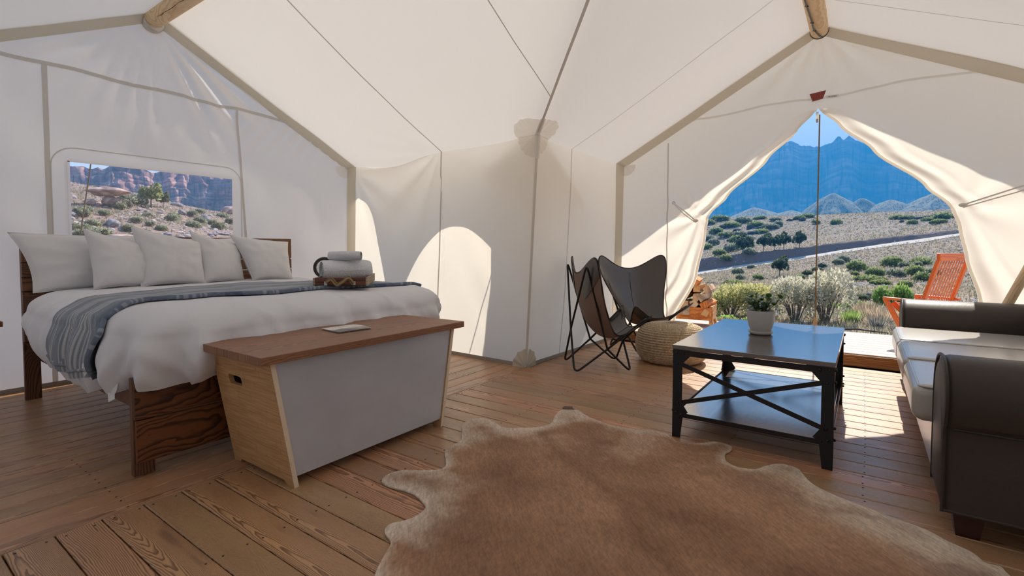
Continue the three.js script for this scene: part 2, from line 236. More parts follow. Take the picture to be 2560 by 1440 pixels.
// ---- wall_back: right-hand wall of the bed wing
const wbz = (x, y) => { const t = (x + 5.17) / 2.8, e = eaveL(x), q = Math.atan2(x + 3.60, 2.10 - y), r = Math.hypot(x + 3.6, 2.1 - y);
  const fan = 0.020 * Math.sin(q * 11 + 0.6) * sstep(0.05, 0.35, r) * (1 - sstep(0.7, 1.7, r)) * (q < 0.05 ? 1 : 0.15);
  const g = Math.hypot(x + 5.1, 2.0 - y), fan2 = 0.012 * Math.sin(Math.atan2(x + 5.1, 2.0 - y) * 12) * sstep(0.1, 0.4, g) * (1 - sstep(0.5, 1.2, g));
  const dia = 0.010 * Math.sin((x * 1.5 + y) * 9) * sstep(-3.4, -3.0, x) * sstep(0.02, 0.5, y) * sstep(2.0, 1.6, y) * sstep(-2.40, -2.6, x);
  return lerp(lerp(-3.80, -3.695, t), e.z, y / e.y) - (fan + fan2) + dia + 0.010 * folds(x, y, 51) * sstep(0, 0.2, y) * sstep(2.05, 1.85, y); };
const wbx = (u, v) => lerp(XG, lerp(-2.485, -2.37, v), u);
const WB = (u, v) => { const x = wbx(u, v), y = v * eaveL(Math.min(x, -2.37)).y; return V(x, y, wbz(Math.min(x, -2.37), y)); };
const wallBack = struct('wall_back');
part('canvas_panel', sheet(WB, 150, 90), canvasMat, wallBack);
part('seam', band(lin(1, 0.02, 50).map((v) => WB(0.572 - 0.003 * v, v)), 0.018, vz, 0.006), seamMat, wallBack);
// ---- wall_inner: left-hand wall of the sitting wing
const WI = (u, v) => { const z = lerp(-3.697, ZG, u), y = v * (EY - 0.01), cx = 0.0; return V(lerp(-2.487 + 0.05 * u, -2.385, v) + 0.012 * folds(z, y, 71) * Math.sin(Math.PI * v) * Math.sin(Math.PI * u) + 0.02 * Math.sin(Math.PI * v) * sstep(0, 0.15, u), y, z); };
const wallInner = struct('wall_inner');
part('canvas_panel', sheet(WI, 90, 60), canvasMat, wallInner);
part('seam', band(lin(1, 0.01, 40).map((v) => WI(0.365 - 0.05 * (1 - v), v)), 0.012, vx, 0.005), seamMat, wallInner);
// the corner between them: binding, pleated reinforcing fans and the foot patch
{
  const c = V(-2.365, EY + 0.005, -3.685), top = V(0.34, 0.0, 0.34);
  const roofUp = V(1.98, RY - EY, 1.92).normalize(), eL = V(-1, 0, -0.05).normalize(), eR = V(0, 0, -1), dn = V(-0.03, -1, 0).normalize();
  const fan = (a, b, n, r, k) => sheet((u, v) => { const ang = Math.acos(clamp(a.dot(b), -1, 1)), s = Math.sin(ang), d = a.clone().multiplyScalar(Math.sin((1 - u) * ang) / s).addScaledVector(b, Math.sin(u * ang) / s); const rr = r * (1 + 0.05 * Math.abs(Math.sin(u * Math.PI * 4))); return c.clone().addScaledVector(d, rr * v).addScaledVector(n, 0.008 + 0.006 * Math.sin(u * Math.PI * 10 + k) * v); }, 60, 8);
  const nA = V(0, -1, 0.53).normalize(), nB = V(0.53, -1, 0).normalize();
  part('corner_fan', fan(eL, roofUp, nA, 0.20, 0), fanMat, wallBack); part('corner_fan', fan(dn, eL, vz, 0.19, 1), fanMat, wallBack);
  part('corner_fan', fan(eR, roofUp, nB, 0.20, 2), fanMat, wallInner); part('corner_fan', fan(dn, eR, vx, 0.17, 3), fanMat, wallInner);
  const edge = lin(0, 1, 30).map((t) => V(lerp(-2.355, -2.475, t), lerp(EY, 0.02, t), lerp(-3.69, -3.688, t)));
  part('corner_binding', band(edge, 0.022, V(1, 0, 1), 0.006), seamMat, wallBack);
  part('corner_sleeve', band([...lin(0.09, 0, 6).map((t) => PAf(1, t * 0.9)), ...edge.slice(0, 4)], 0.045, V(1, -0.2, 1), 0.016), patchMat, wallBack);
  const f = V(-2.478, 0.0, -3.69), foot = (a, n, r) => sheet((u, v) => { const ang = (u * Math.PI) / 2, rr = r * (1 + 0.04 * Math.sin(u * 17)); return f.clone().addScaledVector(a, Math.sin(ang) * rr * v).add(V(0.02 * v * Math.cos(ang), Math.cos(ang) * rr * v * 1.15, 0)).addScaledVector(n, 0.014 + 0.005 * Math.sin(u * 20) * v); }, 30, 8);
  part('foot_patch', [foot(eL, vz, 0.145), foot(eR, vx, 0.145)], webMat, wallBack);
}
// ---- wall_door: the sitting-room gable with its flaps drawn back
const doorL = (y) => pw([[0, -1.82], [0.28, -1.69], [0.78, -1.455], [1.2, -1.375], [1.41, -1.35], [1.44, -1.335], [1.6, -1.17], [1.95, -0.80], [2.2, -0.55], [2.37, -0.405]], y);
const doorR = (y) => pw([[0, 1.0], [0.67, 0.755], [1.0, 0.668], [1.25, 0.62], [1.40, 0.575], [1.44, 0.55], [1.6, 0.40], [1.95, 0.03], [2.2, -0.22], [2.37, -0.375]], y);
const roofX = (y) => (y < EY ? 2.0 : lerp(2.0, 0, (y - EY) / (RY - EY)));
function gz(x, y) {
  const left = x < RX, s = y < 2.37 ? (left ? doorL(y) - x : x - doorR(y)) : 9, ty = left ? 1.40 : 1.42, tx = left ? -1.46 : 0.66;
  let d = 0.012 * folds(x, y, 91);
  const below = sstep(ty, ty - 0.7, y), sp = lerp(0.06, left ? 0.17 : 0.30, clamp((ty - y) / ty)), w = lerp(0.10, 0.62, clamp((ty - y) / ty));
  if (s < 3) d += (left ? 0.036 : 0.03) * below * Math.sin((s / sp) * Math.PI * 1.3 + 0.7) * (1 - sstep(w * 0.6, w, s)) * sstep(0, 0.03, s) + 0.05 * Math.exp(-((s / 0.10) ** 2)) * sstep(0, 0.02, s + 0.02);
  const q = Math.hypot(x - tx, y - ty), a = Math.atan2(y - ty, (left ? -1 : 1) * (x - tx));
  if (y > ty) d += (left ? 0.020 : 0.014) * Math.sin((s - 0.02) * 34) * (1 - sstep(0.12, 0.3, s)) * sstep(2.4, 1.9, y);
  d += (left ? 0.014 : 0.009) * Math.sin(a * (left ? 8 : 6) + 1) * sstep(0.02, 0.15, q) * (1 - sstep(0.25, 0.75, q));
  const p = Math.hypot(x - RX, RY - y), b = Math.atan2(x - RX, RY - y);
  d += 0.012 * Math.sin(b * 17) * sstep(0.05, 0.35, p) * (1 - sstep(0.5, 1.3, p));
  return ZG + d * sstep(0, 0.12, (left ? x + 2.385 : 1.72 - x)) ;
}
const gd = (x, y) => V(x, y, gz(x, y));
const wallDoor = struct('wall_door');
for (const side of [-1, 1]) {
  const out = (y) => (side < 0 ? Math.min(RX - 0.001, RX - roofX(y) * 0.9975) : Math.max(RX + 0.001, RX + roofX(y) * 1.055)), inn = (y) => (y > 2.37 ? RX : side < 0 ? doorL(y) : doorR(y));
  const ys = [...lin(0.005, 1.40, 50), ...lin(1.40, 2.37, 46).slice(1), ...lin(2.37, RY, 30).slice(1)];
  const g = gridLines(lin(0, 1, 110), ys, (u, y) => { const x = lerp(out(y), inn(y), Math.pow(u, 0.75)); return gd(x, y); });
  part('canvas_panel', g, canvasMat, wallDoor);
  part('flap_hem', band(lin(0.02, 2.36, 70).map((y) => gd((side < 0 ? doorL(y) - 0.012 : doorR(y) + 0.012), y)), 0.022, vz, 0.006), canvasMat, wallDoor);
}
const seamY = (x) => 2.495 + 0.028 * (x + 0.39) + 0.014 * Math.sin(x * 6);
part('seam', band(lin(-1.52, 0.95, 50).map((x) => gd(x, seamY(x))), 0.02, vz, 0.007), patchMat, wallDoor);
part('seam', band(lin(2.24, 0.02, 40).map((y) => gd(-1.80, y)), 0.014, vz, 0.006), seamMat, wallDoor);
part('pocket_patch', halfDisc(V(-2.29, 2.04, ZG + 0.01), vz, V(0, 1, 0), 0.12), patchMat, wallDoor);
const trim2 = struct('trim_2');
part('pole_sleeve', bandL(V(RX, RY - 0.02, ZG + 0.05), V(-2.36, EY - 0.03, ZG + 0.05), 0.12, V(0.35, -0.75, 1)), webMat, trim2);
part('pole_sleeve', bandL(V(RX, RY - 0.02, ZG + 0.05), V(1.70, EY - 0.03, ZG + 0.05), 0.12, V(-0.35, -0.75, 1)), webMat, trim2);
part('pole_sleeve', bandL(V(-2.345, EY, ZG + 0.05), V(-2.385, 0.01, ZG + 0.05), 0.095, V(0.85, 0, 1)), webMat, trim2);
// ---- the two walls beside and behind the camera
const wallRight = struct('wall_right'); part('canvas_panel', sheet((u, v) => V(XR + 0.01 * folds(u * 5, v * 2, 5), v * EY, lerp(ZG, ZF, u)), 30, 12), canvasMat, wallRight);
const wallFront = struct('wall_front'); part('canvas_panel', sheet((u, v) => V(lerp(XR, XG, u), v * EY, ZF + 0.01 * folds(u * 5, v * 2, 6)), 30, 12), canvasMat, wallFront);
// canvas skirt where the walls meet the boards
const base = (name, pts, n) => part('skirt', band(pts, 0.035, n, 0.012), skirtMat, struct(name));
base('baseboard_back', lin(0, 1, 40).map((u) => WB(u, 0.008)), vz);
base('baseboard_inner', lin(0, 1, 40).map((u) => WI(u, 0.008)), vx);
base('baseboard_left', lin(-3.8, ZF, 40).map((z) => gl(z, 0.016)), vx);
base('baseboard_door', lin(-2.43, -1.85, 12).map((x) => gd(x, 0.016)), vz);
// ---- window_1: clear vinyl sheet
const vinyl = phy([0.96, 0.95, 0.96], { transmission: 0.86, roughness: 0.03, thickness: 0, ior: 1.3, specularIntensity: 0.5 });
const win1 = struct('window_1');
part('pane', gridLines(lin(HW[0] - 0.02, HW[1] + 0.02, 26), lin(HW[2] - 0.02, HW[3] + 0.02, 18), (z, y) => V(-5.172 + 0.002 * folds(z * 2, y * 2, 88), y, z)), vinyl, win1);
part('window_frame', [band([V(-5.168, 0.95, HW[1] - 0.006), V(-5.168, 1.772, HW[1] - 0.006)], 0.02, vx, 0.002), band([V(-5.168, HW[3], HW[0]), V(-5.168, HW[3], HW[1])], 0.012, vx, 0.002)], patchMat, win1);

// ---------------------------------------------------------------- floor and deck boards
const boardTex = Array.from({ length: 8 }, (_, i) => grainTex(100 + i, 1024, 160, [0.765 + 0.03 * (i % 3), 0.60 + 0.02 * (i % 2), 0.45], [0.45, 0.315, 0.21], { rings: [30, 46, 24, 60, 36, 28, 70, 40][i], wob: 0.8, knots: i % 3 === 0 ? 1 : 0, cy: [0.5, 0.9, 0.2, 1.3, 0.5, 0.1, 1.2, 0.6][i], stain: [0, 0.7, 0, 0, 0.6, 0, 0, 0.4][i] }));
const boardTints = [[1, 0.98, 0.95], [0.88, 0.87, 0.85], [1.04, 1.02, 0.98], [0.97, 0.95, 0.88]];
const boardRough = grey(256, 64, (u, v) => 0.46 + 0.16 * fbm(u * 8, v * 4, 3, 2, 8, 4));
const boardMats = boardTex.flatMap((t) => boardTints.slice(0, 3).map((c) => phy(c, { map: t, bumpMap: t, bumpScale: 0.0006, roughness: 1, roughnessMap: boardRough, clearcoat: 0.35, clearcoatRoughness: 0.32 })));
function plank(len, w, h, axis, k) {                        // eased top edges; uv runs with the board
  const b = 0.0035, W = w / 2, prof = [[-W, -h], [-W, -b], [-W + b, 0], [W - b, 0], [W, -b], [W, -h]], pos = [], uv = [], nor = [], idx = [], u0 = hash(k, 7) * 1, L = len / 2;
  const quad = (a, b2) => { const n0 = pos.length / 3, dx = b2[0] - a[0], dy = b2[1] - a[1], l = Math.hypot(dx, dy), N = [-dy / l, dx / l]; for (const [s, p] of [[-1, a], [1, a], [1, b2], [-1, b2]]) { pos.push(s * L, p[1], p[0]); uv.push((s * L) / 2.4 + u0, (p[0] + W) / w); nor.push(0, N[1], N[0]); } idx.push(n0, n0 + 2, n0 + 1, n0, n0 + 3, n0 + 2); };
  for (let i = 0; i < 5; i++) quad(prof[i], prof[i + 1]);
  for (const s of [-1, 1]) { const n0 = pos.length / 3; for (const p of prof) { pos.push(s * L, p[1], p[0]); uv.push(p[0], p[1]); nor.push(s, 0, 0); } for (let i = 1; i < 5; i++) s > 0 ? idx.push(n0, n0 + i + 1, n0 + i) : idx.push(n0, n0 + i, n0 + i + 1); }
  const g = new THREE.BufferGeometry(); g.setAttribute('position', new THREE.Float32BufferAttribute(pos, 3)); g.setAttribute('normal', new THREE.Float32BufferAttribute(nor, 3)); g.setAttribute('uv', new THREE.Float32BufferAttribute(uv, 2)); g.setIndex(idx);
  if (axis === 'z') g.rotateY(Math.PI / 2); return g;
}
const floor = struct('floor');
const PITCH = 0.1402, SEAM = -2.4555, Z0 = -0.3445;
part('subfloor', at(rbox(7.1, 0.06, 6.2, 0.002), -1.72, -0.068, -2.63), std([0.03, 0.022, 0.016], { roughness: 0.95 }), floor);
const screwSpots = [];
{
  const right = Array.from({ length: 5 }, (_, k) => plank(4.19, PITCH - 0.0045, 0.032, 'x', k)), left = Array.from({ length: 5 }, (_, k) => plank(4.05, PITCH - 0.0028, 0.032, 'z', k + 9));
  for (let i = -5; Z0 - PITCH * (i + 1) > ZG - 0.02; i++) { const z = Z0 - PITCH * (i + 0.5), k = hash(i, 11) * 1e4 | 0; const m = part('plank', right[k % 5], boardMats[k % boardMats.length], floor); m.position.set(SEAM + 0.003 + 4.19 / 2, 0.0006 * (hash(i, 3) - 0.5), z); for (let j = 0; j < 7; j++) for (const s of [-1, 1]) screwSpots.push([SEAM + 0.03 + j * 0.61 + 0.012 * hash(i, j), z + s * 0.042 + 0.01 * (hash(i, j, 2) - 0.5)]); }
  for (let i = 0; SEAM - PITCH * (i + 1) > -5.32; i++) { const x = SEAM - PITCH * (i + 0.5), k = hash(i, 29) * 1e4 | 0; const m = part('plank', left[k % 5], boardMats[k % boardMats.length], floor); m.position.set(x, 0.0006 * (hash(i, 5) - 0.5), -1.72); for (let j = 0; j < 5; j++) for (const s of [-1, 1]) if (i < 6) screwSpots.push([x + s * 0.042, -0.72 - j * 0.61]); }
}
{
  const one = new THREE.CylinderGeometry(0.0042, 0.0042, 0.004, 8), list = screwSpots.map(([x, z]) => one.clone().translate(x, -0.001, z));
  part('screw_heads', mergeGeometries(list), std([0.035, 0.025, 0.02], { roughness: 0.6 }), floor, true);
}
const deck = struct('deck');
const deckTex = Array.from({ length: 3 }, (_, i) => grainTex(300 + i, 1024, 128, [0.80, 0.755, 0.72], [0.66, 0.60, 0.56], { rings: 40 + 10 * i, wob: 0.7, knots: 1, cy: 0.6 }));
const deckMats = deckTex.map((t) => std(null, { map: t, bumpMap: t, bumpScale: 0.0006, roughness: 0.75 }));
const sillTex = grainTex(320, 1024, 128, [0.70, 0.50, 0.30], [0.52, 0.33, 0.17], { rings: 26, knots: 1 });
const sillMat = std(null, { map: sillTex, roughness: 0.6 });
{
  const gs = [0, 1, 2].map((k) => plank(7.0, 0.137, 0.03, 'x', 40 + k));
  for (let i = 0; i < 10; i++) { const m = part('plank', gs[i % 3], deckMats[(i * 7) % 3], deck); m.position.set(-0.4, 0.11, -5.585 - 0.1402 * i); }
  part('fascia', at(grainUV(rbox(4.1, 0.075, 0.03, 0.003), 'x', 0.4, 3), -0.4, 0.038, -5.50), sillMat, deck);
  part('fascia', at(grainUV(rbox(4.1, 0.030, 0.05, 0.004), 'x', 0.4, 3), -0.4, 0.083, -5.525), sillMat, deck);
  part('fascia', at(grainUV(rbox(4.1, 0.02, 0.02, 0.003), 'x', 0.4, 3), -0.4, 0.010, -5.48), sillMat, deck);
  part('rim_joist', at(rbox(7.0, 0.5, 0.04, 0.004), -0.4, -0.17, -6.93), std([0.3, 0.22, 0.15]), deck);
}

// ---------------------------------------------------------------- bed
const darkTex = grainTex(401, 1024, 256, [0.48, 0.32, 0.22], [0.25, 0.145, 0.095], { rings: 30, wob: 1.1, knots: 2 });
const darkTex2 = grainTex(402, 1024, 256, [0.52, 0.35, 0.24], [0.30, 0.175, 0.115], { rings: 44, wob: 0.7, knots: 1 });
const footTex = grainTex(403, 1024, 256, [0.50, 0.30, 0.16], [0.21, 0.10, 0.055], { rings: 22, wob: 1.5, knots: 3, cy: 0.45 });
const darkWood = std(null, { map: darkTex, roughness: 0.5, bumpMap: darkTex, bumpScale: 0.0006 }), darkWood2 = std(null, { map: darkTex2, roughness: 0.5, bumpMap: darkTex2, bumpScale: 0.0006 }), footWood = std(null, { map: footTex, roughness: 0.45 });
{
  const bed = thing('bed', 'king bed with dark plank headboard and footboard, made up in white', 'bed', [-4.8, 0, -1.825]);
  const w = (n, g, m) => part(n, g, m, bed), B = (x0, x1, y0, y1, z0, z1, r = 0.003, ax = 'z') => at(wood(x1 - x0, y1 - y0, z1 - z0, r, ax, 0.45, ax === 'z' ? 3 : 3), (x0 + x1) / 2, (y0 + y1) / 2, (z0 + z1) / 2);
  for (const [y0, y1, m] of [[0.979, 1.174, darkWood2], [0.877, 0.973, darkWood], [0.776, 0.871, darkWood2], [0.58, 0.770, darkWood], [0.42, 0.574, darkWood2]]) w('headboard_plank', B(-0.02, 0.005, y0, y1, -1.0, 1.0), m);
  for (const s of [-1, 1]) { w('headboard_post', B(-0.055, -0.02, 0, 1.174, s > 0 ? 0.913 : -1.0, s > 0 ? 1.0 : -0.913, 0.003, 'y'), darkWood); }
  for (const [y0, y1, z] of [[0.274, 0.47, 0.99], [0.066, 0.268, 0.985]]) w('footboard_plank', B(2.022, 2.045, y0, y1, -z, z), footWood);
  for (const s of [-1, 1]) w('foot_post', B(1.985, 2.022, 0, 0.468, s > 0 ? 0.905 : -0.992, s > 0 ? 0.992 : -0.905, 0.003, 'y'), darkWood);
  for (const s of [-1, 1]) w('side_rail', B(-0.02, 1.985, 0.265, 0.44, s * 0.90 - 0.015, s * 0.90 + 0.015, 0.003, 'x'), darkWood2);
  for (let i = 0; i < 7; i++) w('slat', B(0.15 + i * 0.28, 0.24 + i * 0.28, 0.40, 0.42, -0.885, 0.885), darkWood2);
}
const linen = phy([0.76, 0.755, 0.775], { roughness: 0.9, sheen: 0.3, sheenRoughness: 0.6, sheenColor: new THREE.Color(0.5, 0.5, 0.52), side: THREE.DoubleSide });
const linen2 = phy([0.76, 0.74, 0.735], { roughness: 0.92, side: THREE.DoubleSide });
// the duvet: one soft sheet from its crown over the rounded edge to its hem
const DC = [-3.665, -1.825], DH = [1.07, 1.045];
function rim(phi) { const c = Math.cos(phi), s = Math.sin(phi), n = 8; const k = Math.pow(Math.abs(c / DH[0]) ** n + Math.abs(s / DH[1]) ** n, -1 / n); return [c * k, s * k]; }   // +x foot, +z near side
const hemY = (phi) => { const [x, z] = rim(phi); const near = z > DH[1] * 0.8, t = clamp((x + DH[0]) / (2 * DH[0])); return near ? lerp(0.60, 0.365, sstep(0.0, 0.36, t)) + 0.065 * sstep(0.8, 1, t) + 0.012 * Math.sin(t * 17) - 0.04 * sstep(0.35, 0.5, t) * (1 - sstep(0.62, 0.8, t)) : x > 0.8 * DH[0] ? 0.44 + 0.014 * Math.sin(z * 14) + 0.008 * Math.sin(z * 37) : 0.5; };
function duvetAt(phi, s) {
  const [rx, rz] = rim(phi), L = Math.hypot(rx, rz), dx = rx / L, dz = rz / L, ins = 0.20 / L, arc = phi * 1.2;
  let r, y; const top = 0.79 + 0.022 * fbm(DC[0] + rx * s, rz * s * 1.5, 3, 5);
  if (s < 0.6) { const t = s / 0.6; r = (1 - ins) * t; y = 0.79 + 0.028 * fbm((DC[0] + rx * r) * 1.3, (DC[1] + rz * r) * 1.3, 3, 5) + 0.018 * (1 - t * t); }
  else {
    const e = 0.79 + 0.028 * fbm((DC[0] + rx * (1 - ins)) * 1.3, (DC[1] + rz * (1 - ins)) * 1.3, 3, 5), t = (s - 0.6) / 0.4, yb = hemY(phi);
    if (t < 0.5) { const a = (t / 0.5) * Math.PI / 2; r = 1 - ins + ins * Math.sin(a); y = e - 0.13 * (1 - Math.cos(a)); }
    else { const q = (t - 0.5) / 0.5; r = 1 + (0.035 * Math.sin(q * Math.PI) - (dz > 0.6 ? 0.03 : 0.08) * q * q) / L; y = lerp(e - 0.13, yb, q); }
    const foot = sstep(0.3, 0.7, dx), side = sstep(0.3, 0.8, dz), per = Math.abs(dx) > Math.abs(dz) ? rz : rx;
    const fold = Math.sin(per * 21 + 2.2 * vnoise(per * 3, t * 1.5, 7)) * 0.018 * sstep(0.2, 0.7, t) + 0.010 * Math.sin(per * 58 + t * 9 + 3 * vnoise(per * 4, t * 2, 3)) * sstep(0.35, 0.8, t) * (0.5 + 0.5 * vnoise(per * 3, 1, 4)) + 0.018 * fbm(per * 5, t * 2.2, 3, 23) * sstep(0.1, 0.5, t) + 0.010 * Math.sin(per * 47 + t * 3) * sstep(0.75, 1, t);
    r += (fold * (0.35 + 0.9 * foot + 0.25 * side)) / L;
    const corner = Math.abs(dx * dz) * 2; r += (0.03 * Math.sin(phi * 34) * sstep(0.35, 0.9, t) * sstep(0.6, 0.95, corner) * (dx > 0 ? 1 : 0)) / L;
  }
  { const qx = DC[0] + rx * r, qz = DC[1] + rz * r, ridge = (a) => 1 - Math.abs(a); y += 0.006 * fbm(qx * 6, qz * 6, 2, 61); const cr = ridge(fbm(qx * 2.1 + qz * 1.2, qz * 3.4, 3, 71) * 2.2), edge = sstep(0.45, 0.75, s); const w = 0.022 * Math.pow(clamp(cr), 6) * edge; r += w * 0.5 / L; y += w * 0.5 * (1 - sstep(0.7, 1, s)); }
  return V(DC[0] + rx * r, y, DC[1] + rz * r);
}
{
  const d = thing('duvet', 'plump white duvet spread over the king bed', 'duvet', [0, 0, 0]);
  part('cover', sheet((u, v) => duvetAt(u * 2 * Math.PI, v), 420, 70), linen, d);
  const c = duvetAt(0.80, 1);
  part('corner_tie', band([V(-2.88, 0.45, -0.80), V(-2.87, 0.415, -0.79), V(-2.885, 0.39, -0.785), V(-2.865, 0.365, -0.78)], 0.035, V(0.6, 0.2, 1), 0.0), linen2, d);
  const m = thing('mattress', 'mattress under the duvet on the king bed', 'mattress', [-3.76, 0.42, -1.825]);
  const mg = rbox(1.98, 0.22, 1.80, 0.06, 4); part('core', at(mg, 0, 0.112, 0), linen2, m); part('piping', bent([V(-0.96, 0.11, -0.88), V(0.96, 0.11, -0.88), V(0.96, 0.11, 0.88), V(-0.96, 0.11, 0.88)], 0.08, 0.012, 6, true), linen2, m);
}
// throw blanket lying across the foot half of the bed
const throwTex = tex(512, 512, (u, v, x, y) => {
  const weave = ((x + y) % 4 < 2 ? 0.04 : -0.04) + 0.10 * (hash(x, y, 5) - 0.5) + 0.05 * vnoise(u * 60, v * 6, 2, 60, 6);
  let c = [0.52 + weave, 0.545 + weave, 0.58 + weave];
  const st = (c0, w) => sstep(w, w * 0.4, Math.abs(u - c0)); let s = 0;
  for (const [a, w] of [[0.13, 0.016], [0.185, 0.006], [0.21, 0.014], [0.36, 0.008], [0.40, 0.016], [0.435, 0.006], [0.46, 0.010], [0.49, 0.007], [0.66, 0.010], [0.70, 0.018], [0.74, 0.014], [0.775, 0.007], [0.80, 0.010]]) s = Math.max(s, st(a, w));
  s *= 0.6 + 0.4 * (hash(0, y >> 1, 9) > 0.3 ? 1 : 0.5);
  c = mix3(c, [0.80, 0.79, 0.78], s * 0.75); if (u > 0.90) c = mix3(c, [0.36 + weave, 0.42 + weave, 0.50 + weave], 0.7); return c;
});
{
  const t = thing('throw_blanket', 'grey blue striped woven throw hanging over the near side of the bed', 'blanket');
  const mat = phy(null, { map: throwTex, roughness: 1, sheen: 0.4, sheenColor: new THREE.Color(0.4, 0.42, 0.45), side: THREE.DoubleSide, bumpMap: throwTex, bumpScale: 0.0015 });
  const x0 = (w) => lerp(-3.80, -3.72, clamp(w * 2)), x1 = (w) => pw([[0, -2.98], [0.16, -2.92], [0.3, -3.05], [0.6, -3.02], [1, -2.86]], w);
  const surf = (u, w, lift) => {                             // w: 0 near hem .. 1 far edge
    const x = lerp(x0(w), x1(w), u), rx = x - DC[0], side = w < 0.24 ? 1 : 0;
    let p; if (w < 0.24) { const q = w / 0.24, phiX = Math.atan2(DH[1], rx), s = lerp(0.925, 0.72, q); p = duvetAt(phiX, s); p.x = x; p.z += 0.016 + 0.010 * Math.sin(u * 19 + 2) * (1 - q); p.y += 0.0 + lerp(-0.0, 0, q); }
    else { const q = (w - 0.24) / 0.76, z = lerp(0.955, -0.98, q); const phi = Math.atan2(z, rx), [qx, qz] = rim(phi), rr = clamp(Math.hypot(rx, z) / Math.hypot(qx, qz), 0, 1.0), ins = 0.20 / Math.hypot(qx, qz); let s; if (rr < 1 - ins) s = 0.6 * rr / (1 - ins); else s = 0.6 + 0.2 * Math.asin(clamp((rr - 1 + ins) / ins)) / (Math.PI / 2); p = duvetAt(phi, s); p.y += 0.012; }
    p.y += lift + 0.005 * fbm(x * 7, w * 14, 3, 41); return p;
  };
  part('upper_layer', sheet((u, w) => surf(u, w * 0.985 + 0.0, 0.006), 60, 150, null, (u, w) => [u, w * 5]), mat, t);
  part('lower_layer', sheet((u, w) => { const p = surf(u * 0.95 + 0.03, w * 0.3, 0.0); p.y -= 0.035 * (1 - w); p.z -= 0.006; return p; }, 40, 40, null, (u, w) => [u, w * 1.5]), mat, t);
  part('hem', sweep(lin(0.01, 0.985, 120).map((w) => surf(1, w, 0.004)), 0.0125, 8), std([0.62, 0.68, 0.78], { roughness: 1, map: throwTex }), t);
  part('end_hem', sweep(lin(0, 1, 40).map((u) => surf(u, 0.0, 0.004)), 0.009, 6), mat, t);
}
// pillows
function pillow(name, label, w, h, t, [x, y, z], [ry, rz, lean], seed, slope = 0, pull = 0) {
  const group = null, o = thing(name, label, 'pillow', [x, y, z], 0, group), S = (side) => sheet((a, b) => {
    const u = a * 2 - 1, v = b * 2 - 1, e = (1 - Math.abs(u) ** 2.4) * (1 - Math.abs(v) ** 2.4), th = t * Math.pow(Math.max(0, e), 0.55);
    const px = (w / 2) * u * (1 - 0.085 * (1 - v * v) * Math.abs(u) ** 3) + (u < 0 ? -u * pull * (1 - v) / 2 : 0), py = (h / 2) * v * (1 - 0.085 * (1 - u * u) * Math.abs(v) ** 3) * (v < 0 ? 0.94 : 1 - slope * (u + 1) / 2);
    const q = Math.atan2(v, u), wr = 0.007 * Math.sin(q * 9 + seed) * sstep(0.3, 0.9, Math.hypot(u, v)) * Math.sqrt(Math.max(0, e)) + 0.012 * fbm(u * 2 + seed, v * 2, 3, seed) * Math.sqrt(Math.max(0, e));
    return V(side * (th + wr * (side > 0 ? 1 : 0.5)), py, -px);
  }, 40, 40);
  const g = join([S(1), S(-1)]); const m = new THREE.Matrix4().makeRotationFromEuler(new THREE.Euler(0, ry, 0)).multiply(new THREE.Matrix4().makeRotationFromEuler(new THREE.Euler(0, 0, lean))).multiply(new THREE.Matrix4().makeRotationFromEuler(new THREE.Euler(rz, 0, 0)));
  g.applyMatrix4(m); part('case', g, linen2, o);
  const hem = [], W = (u, v) => V(0, (h / 2) * v * (1 - 0.085 * (1 - u * u) * Math.abs(v) ** 3) * (v < 0 ? 0.94 : 1 - slope * (u + 1) / 2), -(w / 2) * u * (1 - 0.085 * (1 - v * v) * Math.abs(u) ** 3) - (u < 0 ? -u * pull * (1 - v) / 2 : 0));
  for (const s of lin(-1, 1, 16)) hem.push(W(s, -1)); for (const s of lin(-1, 1, 16).slice(1)) hem.push(W(1, s)); for (const s of lin(1, -1, 16).slice(1)) hem.push(W(s, 1)); for (const s of lin(1, -1, 16).slice(1, -1)) hem.push(W(-1, s));
  const hg = sweep(hem, 0.004, 6, true); hg.applyMatrix4(m); part('hem', hg, linen2, o); return o;
}
pillow('pillow', 'wide white pillow at the left end of the headboard, its corner poking past the post', 0.92, 0.43, 0.085, [-4.62, 0.975, -1.20], [0.0, 0.0, 0.20], 3, 0, 0.10);
pillow('pillow', 'wide white pillow behind the two right-hand square cushions at the headboard', 0.72, 0.42, 0.085, [-4.64, 0.965, -1.88], [0.0, 0.0, 0.18], 4, 0, 0);
pillow('pillow', 'square white cushion leaning between the wide left pillow and the middle cushion', 0.40, 0.45, 0.105, [-4.44, 0.995, -1.285], [0.10, -0.03, 0.22], 5, 0.5, 0.03);
pillow('pillow', 'largest square white cushion, standing tallest in the middle of the headboard', 0.48, 0.48, 0.115, [-4.42, 1.01, -1.60], [0.02, -0.02, 0.22], 6, 0.48, 0.03);
pillow('pillow', 'square white cushion half hidden behind the rightmost cushion on the bed', 0.40, 0.45, 0.105, [-4.45, 0.995, -1.965], [0.12, -0.02, 0.24], 7, 0.45, 0.04);
pillow('pillow', 'rightmost square white cushion, leaning in front of the bare end of the headboard', 0.50, 0.43, 0.115, [-4.37, 0.985, -2.30], [-0.08, -0.02, 0.28], 8, 0.24, 0.15);
